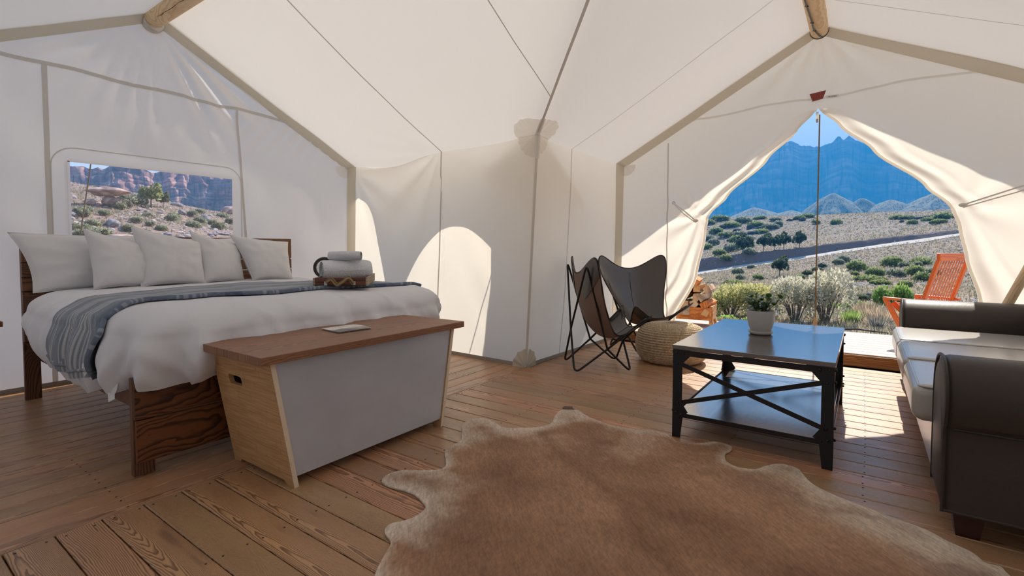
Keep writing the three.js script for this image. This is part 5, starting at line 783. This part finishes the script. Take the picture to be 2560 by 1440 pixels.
function twigs(seed, n, h, spread, r0 = 0.008) { const r = rng(seed), g = []; for (let i = 0; i < n; i++) { const a = r() * 6.28, q = spread * (0.3 + 0.7 * r()); g.push(sweep([V(0.04 * Math.cos(a), 0, 0.04 * Math.sin(a)), V(q * 0.5 * Math.cos(a + 0.2), h * 0.5, q * 0.5 * Math.sin(a + 0.2)), V(q * Math.cos(a), h * (0.75 + 0.25 * r()), q * Math.sin(a))], (t) => r0 * (1 - 0.8 * t), 4)); } return join(g); }
const barkM = std([0.20, 0.155, 0.125], { roughness: 1 });
const GREEN = { sage: leafy([0.44, 0.46, 0.31]), green: leafy([0.40, 0.46, 0.18]), dark: leafy([0.17, 0.21, 0.11]), pale: leafy([0.82, 0.77, 0.58]), yellow: leafy([0.72, 0.68, 0.30]), bright: leafy([0.46, 0.62, 0.16]), straw: leafy([0.66, 0.50, 0.33]), rust: leafy([0.58, 0.37, 0.24]), grey: leafy([0.34, 0.32, 0.27]) };
const lobesOf = (seed, flat = 0.7) => { const r = rng(seed), L = [[0, 0.32 * flat, 0, 0.42]]; for (let i = 0; i < 6; i++) { const a = i * 1.05 + r(); L.push([0.28 * Math.cos(a), (0.22 + 0.22 * r()) * flat, 0.28 * Math.sin(a), 0.20 + 0.10 * r()]); } return L; };
const airyGeo = [1, 2].map((k) => foliage(560 + k, 2600, 0.042, ball([[0, 0.30, 0, 0.40], ...lobesOf(k + 9, 0.95).slice(1).map(([x, y, z, R]) => [x, y + 0.18, z, R * 1.05])]))), airyTwig = twigs(530, 34, 0.62, 0.42, 0.011);
const shrubGeo = [1, 2, 3, 4].map((k) => foliage(500 + k, 1500, 0.085, ball(lobesOf(k, k === 3 ? 0.45 : 0.75)))), shrubTwig = twigs(520, 9, 0.35, 0.3, 0.014);
function shrub(label, group, colour, list, airy) {               // [x, z, width, height factor]
  list.forEach(([x, z, w, hf = 1], i) => { const o = thing('shrub', label, 'shrub', P3(x, z, -0.03 * w), (i * 2.4) % 6.28, group); o.scale.set(w, w * hf, w); part('foliage', airy ? airyGeo[(airy + i) % 2] : shrubGeo[i % 4], GREEN[colour], o); part('stems', airy ? airyTwig : shrubTwig, barkM, o); });
}
function rockGeo(seed, flat = 0.7, rough = 0.35) { const g = mergeVertices((() => { const q = new THREE.IcosahedronGeometry(0.5, 4); q.deleteAttribute('uv'); q.deleteAttribute('normal'); return q; })()), p = g.attributes.position; for (let i = 0; i < p.count; i++) { const v = V(p.getX(i), p.getY(i), p.getZ(i)).normalize(), k = 0.5 * (1 + rough * fbm(v.x * 1.6 + seed, v.y * 1.6 + v.z, 4, seed)), c = Math.min(k, 0.46 + 0.1 * vnoise(v.x * 2 + seed * 3, v.y * 2, seed)); p.setXYZ(i, v.x * c, v.y * c * flat, v.z * c); } g.computeVertexNormals(); g.setAttribute('uv', new THREE.Float32BufferAttribute(Array.from({ length: p.count }, (_, i) => [p.getX(i) * 1.3, p.getY(i) * 1.3 + p.getZ(i)]).flat(), 2)); return g; }
const stoneTex = tex(256, 256, (u, v) => { const n = 0.5 + fbm(u * 6, v * 6, 5, 3, 6, 6); return [n * 0.35 + 0.62, n * 0.35 + 0.62, n * 0.35 + 0.62]; });
const redRock = std([0.80, 0.54, 0.45], { map: stoneTex, roughness: 1 }), greyRock = std([0.50, 0.44, 0.45], { map: stoneTex, roughness: 1 }), lava = std([0.10, 0.088, 0.092], { map: stoneTex, roughness: 1 });
const rocks = [rockGeo(1), rockGeo(5, 0.55), rockGeo(9, 0.85, 0.5), rockGeo(14, 0.4)];
function boulder(label, group, mat, list) { list.forEach(([x, z, w, hf = 1], i) => { const m = solo('boulder', label, 'rock', rocks[i % 4], mat, group); m.position.set(...P3(x, z, 0.12 * w * hf)); m.scale.set(w, w * hf, w * 0.8); m.rotation.y = i * 1.9; }); }
const treeCrown = [1, 2].map((k) => foliage(540 + k, 1300, 0.10, ball((() => { const r = rng(k * 7), L = []; for (let i = 0; i < 9; i++) { const a = i * 0.9 + r(); L.push([0.26 * Math.cos(a), 0.45 + 0.42 * r(), 0.26 * Math.sin(a), 0.16 + 0.1 * r()]); } return L; })())));
const treeTrunk = join([sweep([V(0, -0.05, 0), V(0.03, 0.3, 0.01), V(-0.02, 0.7, 0)], (t) => 0.04 * (1 - 0.7 * t), 6), sweep([V(0.02, 0.25, 0), V(0.18, 0.55, 0.05)], 0.014, 5), sweep([V(0.02, 0.3, 0), V(-0.17, 0.6, -0.05)], 0.013, 5)]);
function tree(label, group, colour, list) { list.forEach(([x, z, h, wf = 0.8], i) => { const o = thing('juniper_tree', label, 'tree', P3(x, z), i * 2.1, group); o.scale.set(h * wf, h, h * wf); part('foliage', treeCrown[i % 2], GREEN[colour], o); part('trunk', treeTrunk, barkM, o); }); }
shrub('green shrub on the flat between the dirt road and the tent', 'green shrubs below the road', 'green', [[-0.5, -50.0, 1.5], [0.6, -43.2, 1.1], [0.2, -38.2, 1.7, 0.5], [-0.6, -44.8, 0.6], [2.7, -42.7, 1.2], [2.0, -54.8, 1.6], [3.9, -54.1, 1.5], [1.6, -30.3, 0.6], [2.8, -37.3, 1.0], [0.7, -33.4, 1.0, 0.5], [-6.2, -30.7, 1.1, 0.6], [-7.1, -44.8, 0.8], [-4.0, -43.8, 0.7]]);
shrub('grey green sage shrub on the flat below the dirt road', 'sage shrubs below the road', 'sage', [[-1.9, -67.6, 1.3], [-2.4, -65.6, 1.1], [2.8, -53.4, 1.0], [1.7, -41.4, 1.0], [3.5, -52.5, 0.8], [-12.2, -63.2, 1.3], [-3.0, -25.0, 0.6], [-12.5, -73.3, 1.0], [-8.6, -45.6, 0.8], [3.6, -42.5, 0.9]]);
shrub('small dark green shrub near the pull rope below the dirt road', 'dark shrubs below the road', 'dark', [[-3.7, -63.1, 0.9], [-2.8, -42.5, 0.8], [-3.6, -54.1, 0.9], [-3.8, -47.4, 0.8], [-0.1, -19.6, 0.6, 0.6]]);
shrub('low green shrub along the crest of the hill', 'shrubs on the crest', 'green', [[-13.4, -142.6, 2.7, 0.6], [-12.0, -144.8, 3.1, 0.6], [-5.3, -130.0, 2.2], [-9.3, -132.8, 1.7], [5.3, -132.4, 2.8, 0.6], [6.8, -113.8, 1.6], [9.6, -121.0, 2.2, 0.7], [9.4, -103.6, 2.2, 0.6], [11.8, -121.8, 3.5, 0.6], [6.8, -130.9, 2.8, 0.5]]);
shrub('green shrub in the thicket on the left slope above the dirt road', 'thicket on the left slope', 'green', [[-35.6, -144.2, 3.8, 0.6], [-33.7, -149.1, 4.6, 0.6], [-28.3, -138.1, 4.2, 0.6], [-22.2, -135.5, 3.7, 0.6], [-30.7, -131.5, 3.4, 0.7], [-26.9, -125.2, 3.5, 0.6], [-19.4, -126.1, 2.9, 0.7], [-26.7, -107.2, 2.2], [-22.4, -113.7, 3.0], [-19.7, -86.8, 2.0], [-17.5, -96.1, 2.8], [-17.8, -82.9, 1.8], [-23.3, -148.2, 3.4, 0.5]]);
shrub('dull sage shrub in the thicket on the left slope above the dirt road', 'sage thicket on the left slope', 'sage', [[-26.4, -143.5, 4.4, 0.6], [-18.4, -130.7, 3.6, 0.6], [-30.7, -124.1, 2.6], [-23.7, -124.4, 3.0, 0.7], [-17.1, -133.5, 2.3], [-27.6, -116.6, 2.4], [-20.9, -118.4, 2.8, 0.7], [-19.0, -92.9, 2.5], [-14.5, -83.2, 1.8], [-18.9, -142.2, 2.7, 0.6]]);
boulder('dark lava rock among the shrubs on the left slope', 'lava rocks on the left slope', lava, [[-21.4, -125.6, 2.6, 0.6], [-17.4, -121.2, 2.0], [-23.1, -133.2, 2.0], [-25.8, -131.5, 2.3], [-15.4, -140.8, 2.0, 0.6], [-14.3, -141.8, 1.6], [-30.2, -135.8, 2.2], [-20.7, -132.0, 1.9], [-12.6, -139.1, 1.8], [-25, -120, 2.0, 0.6], [-22.5, -106, 1.6], [-18, -103, 1.4]]);
boulder('dark lava rock on the right end of the crest', 'lava rocks on the crest', lava, [[8.8, -128.4, 2.2, 0.6], [10.1, -130.5, 2.4, 0.6], [7.3, -125.7, 1.4], [11.3, -132.4, 1.7], [5.7, -122.8, 1.1]]);
boulder('flat dark boulder in the grass beside the firewood rack', null, lava, [[-7.2, -30.0, 0.8, 0.5]]);
boulder('rounded dark boulder standing alone left of the folding chair', null, lava, [[0.2, -21.0, 0.42, 1.0]]);
tree('small juniper tree standing just above the dirt road', 'junipers above the road', 'dark', [[-12.8, -84.6, 2.6], [-11.2, -84.2, 2.3], [-9.9, -84.1, 2.5], [-7.9, -84.0, 2.4], [-15.7, -84.6, 2.6], [-15.4, -86.0, 2.8]]);
tree('single dark juniper on the flat below the dirt road', null, 'dark', [[-6.0, -48.2, 1.7]]);
// close to the deck
shrub('large pale flowering sagebrush beyond the deck behind the pull rope, left half', null, 'pale', [[-1.18, -12.0, 0.95, 1.35]], 1);
shrub('large pale flowering sagebrush beyond the deck behind the pull rope, right half', null, 'pale', [[-0.66, -12.35, 0.95, 1.5]], 2);
shrub('yellow green bush beyond the deck directly behind the potted plant', null, 'yellow', [[-1.95, -12.2, 1.0, 1.05]], 1);
shrub('yellow green bush beyond the deck between the potted plant and the firewood', null, 'yellow', [[-2.45, -11.9, 0.95, 1.05]], 2);
shrub('yellow green bush beyond the deck close to the firewood rack', null, 'yellow', [[-2.85, -11.7, 0.8, 0.95]], 1);
shrub('low bright green bush in front of the yellow bushes', 'bright bushes left', 'bright', [[-2.25, -10.8, 0.5, 0.7], [-1.85, -10.9, 0.4, 0.8]]);
shrub('low bright green plant on the flat right of the sagebrush', 'bright plants right', 'bright', [[-0.6, -15.8, 0.5, 0.6], [-0.15, -16.2, 0.6, 0.6], [0.55, -14.5, 0.35, 0.9]]);
shrub('tall bright green sapling left of the folding chair', 'saplings', 'bright', [[0.45, -17.2, 0.5, 1.9], [0.85, -17.6, 0.5, 2.1]]);
function tuft(seed, n, h, spread) { const r = rng(seed), pos = [], nor = []; for (let i = 0; i < n; i++) { const a = r() * 6.28, q = spread * Math.sqrt(r()), b = V(q * 0.35 * Math.cos(a), 0, q * 0.35 * Math.sin(a)), t = V(q * Math.cos(a) + 0.1 * (r() - 0.5), h * (0.6 + 0.5 * r()), q * Math.sin(a) + 0.1 * (r() - 0.5)), s = V(-Math.sin(a), 0, Math.cos(a)).multiplyScalar(0.012 * h / 0.3); for (const v of [b.clone().sub(s), b.clone().add(s), t]) { pos.push(v.x, v.y, v.z); nor.push(Math.cos(a) * 0.4, 0.9, Math.sin(a) * 0.4); } } const g = new THREE.BufferGeometry(); g.setAttribute('position', new THREE.Float32BufferAttribute(pos, 3)); g.setAttribute('normal', new THREE.Float32BufferAttribute(nor, 3)); return g; }
const tuftGeo = [tuft(601, 260, 0.34, 0.26), tuft(602, 260, 0.28, 0.30)];
function grasses(label, group, colour, list) { list.forEach(([x, z, s], i) => { const m = solo('grass_tuft', label, 'grass', tuftGeo[i % 2], GREEN[colour], group); m.position.set(...P3(x, z, -0.02)); m.scale.setScalar(s); m.rotation.y = i * 1.3; }); }
grasses('rusty dry grass tuft along the far edge of the deck', 'dry grass by the deck', 'rust', [[-2.5, -9.8, 0.9], [-2.15, -9.9, 1.0], [-1.8, -9.7, 0.9], [-1.45, -10.0, 1.0], [-1.15, -9.9, 0.8], [-1.6, -10.6, 1.0], [-0.75, -10.3, 0.6]]);
grasses('straw coloured dry grass tuft left of the folding chair', 'straw grass by the chair', 'straw', [[0.1, -13.6, 1.2], [0.32, -13.2, 1.3], [0.0, -14.6, 1.2], [0.42, -14.0, 1.0], [0.15, -12.4, 0.8]]);
grasses('green grass tuft right of the sagebrush', null, 'bright', [[-0.22, -12.9, 1.0]]);
grasses('grey twiggy tuft left of the folding chair', null, 'grey', [[0.22, -12.0, 0.9]]);
// through the bed window
shrub('small grey green shrub on the stony slope seen through the bed window', 'shrubs through the window', 'sage', [[-23.1, -5.6, 0.52], [-23.9, -5.9, 0.45], [-21.5, -5.5, 0.45], [-23.6, -6.4, 0.38], [-30.7, -8.9, 0.6], [-22.6, -7.1, 0.38], [-27.0, -8.9, 0.45], [-26.5, -9.7, 0.6], [-30.8, -11.4, 0.6], [-46.4, -19.1, 0.75], [-24.2, -9.7, 0.6], [-31.1, -12.8, 0.68], [-25.5, -11.3, 0.6], [-31.9, -13.8, 0.52], [-17.3, -4.5, 0.68, 0.8], [-16.9, -4.1, 0.45], [-20.3, -4.8, 0.45], [-32.6, -15.2, 0.6], [-21.7, -7.6, 0.38], [-21.2, -6.4, 0.38], [-20.4, -5.0, 0.38], [-22.2, -7.4, 0.3], [-45.9, -20.7, 0.9], [-33.8, -13.5, 0.6]]);
shrub('broad grey shrub on the crest beside the tall tree, through the bed window', null, 'sage', [[-34.2, -10.6, 1.4, 0.75]]);
shrub('smaller grey shrub touching the overhanging red rock, through the bed window', null, 'grey', [[-31.5, -9.4, 0.7]]);
tree('tallest green tree on the crest, through the bed window', null, 'green', [[-34.3, -11.5, 1.35, 0.9]]);
tree('small dark tree beside the tallest tree, through the bed window', null, 'dark', [[-35.1, -12.4, 0.9]]);
boulder('grey boulder on the stony slope seen through the bed window', 'boulders through the window', greyRock, [[-21.7, -6.1, 0.55], [-21.4, -6.4, 0.5, 0.7], [-32.7, -13.7, 0.8], [-31.5, -10.0, 0.6, 0.4], [-31.3, -10.2, 0.5, 0.5], [-32.9, -11.4, 0.7, 0.4], [-50.8, -19.0, 1.2, 0.5], [-33.7, -14.0, 0.6, 0.5], [-33.8, -12.9, 0.6], [-22.2, -10.0, 0.6, 0.4], [-20.9, -7.5, 0.5, 0.5], [-21.5, -8.5, 0.5, 0.5], [-21.7, -9.4, 0.4, 0.5], [-23.0, -5.3, 0.4], [-17.2, -4.0, 0.3]]);
boulder('broad flat pale boulder low in the bed window behind the cushions', null, redRock, [[-16.9, -4.9, 1.0, 0.45]]);
boulder('reddish rock at the right edge of the bed window', null, redRock, [[-48.6, -22.5, 1.6]]);
{ const o = thing('rock_outcrop', 'overhanging red rock outcrop on the crest, seen through the bed window', 'rock', P3(-31.3, -8.6)); const a = part('cap_rock', rocks[3], redRock, o); a.scale.set(1.9, 1.3, 1.3); a.position.set(0, 0.75, 0); a.rotation.y = 1.2; const b = part('base_rock', rocks[1], redRock, o); b.scale.set(1.0, 1.1, 0.9); b.position.set(-0.1, 0.25, -0.2); const c = part('side_rock', rocks[0], redRock, o); c.scale.set(0.6, 0.5, 0.5); c.position.set(0.2, 0.15, 0.75); }
// what nobody would count: tussocks and stones
function scatter(name, label, geo, mat, n, seed, pick, kindScale, tints) {
  const m = new THREE.InstancedMesh(geo, mat, n), r = rng(seed), M = new THREE.Matrix4(), q = new THREE.Quaternion(), c = new THREE.Color(); let k = 0, tries = 0;
  while (k < n && tries++ < n * 12) { const [x, z] = pick(r); if (fbm(x * 0.09 + seed, z * 0.09, 3, seed) < -0.12 - 0.3 * r()) continue; const s = kindScale(r, Math.hypot(x, z)); q.setFromEuler(new THREE.Euler(0, r() * 6.28, 0)); M.compose(V(x, groundY(x, z), z), q, V(s, s * (0.7 + 0.6 * r()), s)); m.setMatrixAt(k, M); c.setRGB(...tints[(r() * tints.length) | 0]); m.setColorAt(k, c); k++; }
  m.count = k; m.name = name; m.castShadow = m.receiveShadow = true; scene.add(m); return tag(m, label, null, null, 'stuff');
}
const tiny = tuft(611, 22, 0.30, 0.24), stone = new THREE.IcosahedronGeometry(0.5, 1).scale(1, 0.6, 0.85);
const doorPick = (r) => { const d = 8.5 + 150 * Math.pow(r(), 1.7), t = lerp(-0.16, 0.30, r()); return [-Math.tan(t) * d + 0.0, -d]; };
const winPick = (r) => { const d = 9 + 58 * Math.pow(r(), 1.2), t = lerp(1.08, 1.42, r()); return [-Math.sin(t) * d - 2, -Math.cos(t) * d - 0.5]; };
const tuftM = phy(null, { roughness: 1, side: THREE.DoubleSide, transmission: 0.25, thickness: 0, specularIntensity: 0.1 });
scatter('grass_tussocks', 'dry grass tussocks over the hillside beyond the doorway', tiny, tuftM, 22000, 21, doorPick, (r, d) => 0.22 + 0.28 * r() + d * 0.0042, [[0.62, 0.50, 0.34], [0.56, 0.47, 0.33], [0.45, 0.42, 0.27], [0.66, 0.53, 0.38], [0.36, 0.38, 0.22], [0.40, 0.34, 0.27]]);
scatter('hillside_stones', 'small stones over the hillside beyond the doorway', stone, std(null, { roughness: 1 }), 7000, 23, doorPick, (r, d) => 0.05 + 0.16 * r() * r() + d * 0.0018, [[0.30, 0.26, 0.25], [0.46, 0.40, 0.37], [0.18, 0.15, 0.15], [0.55, 0.48, 0.43]]);
scatter('slope_stones', 'stones littering the slope seen through the bed window', stone, std(null, { roughness: 1 }), 5200, 27, winPick, (r) => 0.05 + 0.34 * r() * r() * r(), [[0.58, 0.46, 0.42], [0.50, 0.42, 0.40], [0.66, 0.54, 0.48], [0.42, 0.36, 0.36]]);
scatter('slope_tussocks', 'grass tussocks on the slope seen through the bed window', tiny, tuftM, 5200, 29, winPick, (r) => 0.25 + 0.3 * r(), [[0.50, 0.44, 0.32], [0.40, 0.38, 0.27], [0.56, 0.48, 0.38], [0.34, 0.32, 0.26]]);
// fallen branch in the grass past the deck
solo('fallen_branch', 'dark fallen branch lying in the grass past the deck', 'branch', sweep([V(-0.35, -0.33, -10.2), V(-0.1, -0.30, -10.25), V(0.15, -0.31, -10.2), V(0.35, -0.33, -10.28)], (t) => 0.018 * (1 - 0.6 * t), 6), std([0.07, 0.055, 0.05], { roughness: 1 }));
// ---------------------------------------------------------------- firewood rack on the deck
{
  const D = 0.11, pine = grainTex(450, 512, 128, [0.86, 0.66, 0.45], [0.72, 0.48, 0.28], { rings: 14, knots: 0, wob: 0.9 }), pineM = std(null, { map: pine, roughness: 0.75 }), pineM2 = std(null, { map: pine, color: 0xffd2a0, roughness: 0.8 });
  const o = thing('firewood_rack', 'low pine rack full of split firewood on the deck outside the left flap', 'rack', [-1.95, D, -6.42], 0.10);
  part('front_board', at(wood(0.86, 0.155, 0.028, 0.003, 'x', 0.6, 3), 0, 0.165, 0.19), pineM2, o); part('back_board', at(wood(0.86, 0.155, 0.028, 0.003, 'x', 0.6, 3), 0, 0.165, -0.19), pineM2, o);
  part('bottom_board', at(wood(0.84, 0.024, 0.35, 0.003, 'x'), 0, 0.115, 0), pineM, o);
  for (const s of [-1, 1]) { part('end_block', at((() => { const g = extrude([[-0.13, -0.08], [0.13, -0.08], [0.19, 0.09], [-0.19, 0.09]], 0.035, 0.002); g.rotateY(Math.PI / 2); return g; })(), s * 0.425 - 0.017, 0.17, 0), pineM, o); for (const q of [-1, 1]) part('leg', at(wood(0.045, 0.20, 0.07, 0.003, 'y'), s * 0.40 + s * 0.02, 0.098, q * 0.13, q * -0.16, 0, s * 0.14), pineM, o); }
  const r = rng(909), split = (k) => { const q = rng(k), n = 3 + (q() * 2 | 0), P = []; const a0 = q() * 6; for (let i = 0; i < n + 1; i++) { const a = a0 + (i / (n + 1)) * 6.283; P.push([0.058 * (0.8 + 0.45 * q()) * Math.cos(a), 0.05 * (0.8 + 0.4 * q()) * Math.sin(a)]); } const g = extrude(P, 0.40, 0.003); g.translate(0, 0, -0.2); return grainUV(g, 'z', 1.2, 2.5, q(), q()); };
  const kinds = [1, 2, 3, 4, 5, 6, 7].map((k) => split(k * 31)), endM = [std([0.80, 0.58, 0.38], { map: stoneTex, roughness: 0.9 }), std([0.72, 0.46, 0.27], { map: stoneTex, roughness: 0.9 }), pineM, pineM2];
  const bark = std([0.24, 0.14, 0.09], { roughness: 1 });
  for (let row = 0; row < 5; row++) for (let c = 0; c < 7 - (row > 3 ? 1 : 0); c++) {
    const m = solo('firewood_log', ['left end', 'second from the left', 'third from the left', 'middle', 'third from the right', 'second from the right', 'right end'][c + (row > 3 ? 1 : 0)] + ' log in the ' + ['bottom', 'second lowest', 'middle', 'second highest', 'top'][row] + ' row of split firewood in the rack', 'log', kinds[(row * 3 + c * 5) % 7], endM[(row + c * 3) % 4], 'firewood stacked in the rack');
    m.position.set(-1.95 + (c - 3) * 0.112 + 0.02 * (r() - 0.5) + (row % 2) * 0.03, D + 0.178 + row * 0.094 + 0.01 * r(), -6.42 + 0.05 * (r() - 0.5) - (c - 3) * 0.011); m.rotation.set(0.06 * (r() - 0.5), 0.10 + 0.25 * (r() - 0.5), r() * 6.28 * 0.2);
  }
}
// ---------------------------------------------------------------- slatted folding chair on the deck
{
  const teakT = grainTex(460, 512, 128, [0.93, 0.47, 0.20], [0.78, 0.34, 0.12], { rings: 22, knots: 0 }), teak = phy(null, { map: teakT, roughness: 0.4, clearcoat: 0.35, clearcoatRoughness: 0.25 });
  const o = thing('folding_chair', 'orange slatted wooden folding chair on the deck beyond the sofa', 'chair', [0.416, 0.11, -6.507], 2.66);
  const beam = (a, b, w, t) => { const d = b.clone().sub(a), g = wood(d.length(), t, w, 0.004, 'x', 0.8, 4), m = new THREE.Matrix4(), X = d.clone().normalize(), Z = Math.abs(X.z) > 0.9 ? V(0, 1, 0) : V(0, 0, 1), Y = Z.clone().cross(X).normalize(), Z2 = X.clone().cross(Y); m.makeBasis(X, Y, Z2); m.setPosition(a.clone().lerp(b, 0.5)); return g.applyMatrix4(m); };
  const B = (y) => -0.20 - 0.12 * ((y - 0.44) / 0.42), w = 0.285;
  for (const s of [-1, 1]) part('back_stile', beam(V(B(0.30), 0.30, s * w), V(B(0.86), 0.86, s * w), 0.05, 0.03), teak, o);
  part('top_rail', beam(V(B(0.885), 0.885, -w - 0.03), V(B(0.885), 0.885, w + 0.03), 0.07, 0.032), teak, o); part('lower_rail', beam(V(B(0.40), 0.40, -w), V(B(0.40), 0.40, w), 0.045, 0.026), teak, o);
  for (let i = 0; i < 10; i++) { const z = -w + 0.052 + (i * (2 * w - 0.104)) / 9; part('back_slat', beam(V(B(0.41), 0.41, z), V(B(0.86), 0.86, z), 0.019, 0.008), teak, o); }
  for (let i = 0; i < 6; i++) { const x = -0.22 + i * 0.052; part('seat_slat', beam(V(x, 0.385 + 0.02 * (i / 8), -w + 0.03), V(x, 0.385 + 0.02 * (i / 8), w - 0.03), 0.042, 0.016), teak, o); }
  for (const s of [-1, 1]) { part('leg', beam(V(-0.34, 0.02, s * (w - 0.03)), V(0.06, 0.42, s * (w - 0.03)), 0.026, 0.05), teak, o); part('leg', beam(V(0.0, 0.02, s * (w + 0.005)), V(-0.24, 0.40, s * (w + 0.005)), 0.026, 0.05), teak, o);
    part('armrest', beam(V(-0.26, 0.455, s * (w + 0.02)), V(0.12, 0.465, s * (w + 0.02)), 0.055, 0.024), teak, o); part('arm_post', beam(V(0.11, 0.46, s * (w + 0.02)), V(-0.05, 0.16, s * (w + 0.02)), 0.024, 0.045), teak, o); }
}
// ---------------------------------------------------------------- guy ropes outside
function guy(label, a, b) { const o = thing('guy_rope', label, 'rope', [a.x, a.y, a.z]), d = b.clone().sub(a); part('rope', sweep(lin(0, 1, 6).map((t) => d.clone().multiplyScalar(t)), 0.006, 6), ropeMat, o); part('slider', at(rbox(0.012, 0.05, 0.012, 0.003), d.x * 0.45, d.y * 0.45, d.z * 0.45), std([0.6, 0.55, 0.5]), o); part('tent_peg', at(new THREE.CylinderGeometry(0.01, 0.008, 0.3, 8), d.x, d.y - 0.02, d.z, 0.3, 0, 0.3), std([0.4, 0.4, 0.4], { metalness: 0.8, roughness: 0.5 }), o); }
guy('thin guy rope slanting down outside the bed window', V(-6.4, 2.25, -1.68), V(-6.9, groundY(-6.9, -1.42), -1.42));
guy('guy rope whose shadow slants across the lit back canvas', V(-2.95, 1.62, -4.50), V(-4.3, groundY(-4.3, -6.0) + 0.02, -6.0));

scene.fog = new THREE.FogExp2(new THREE.Color().setRGB(0.04, 0.45, 1.0), 0.00085);
renderer.render(scene, camera);
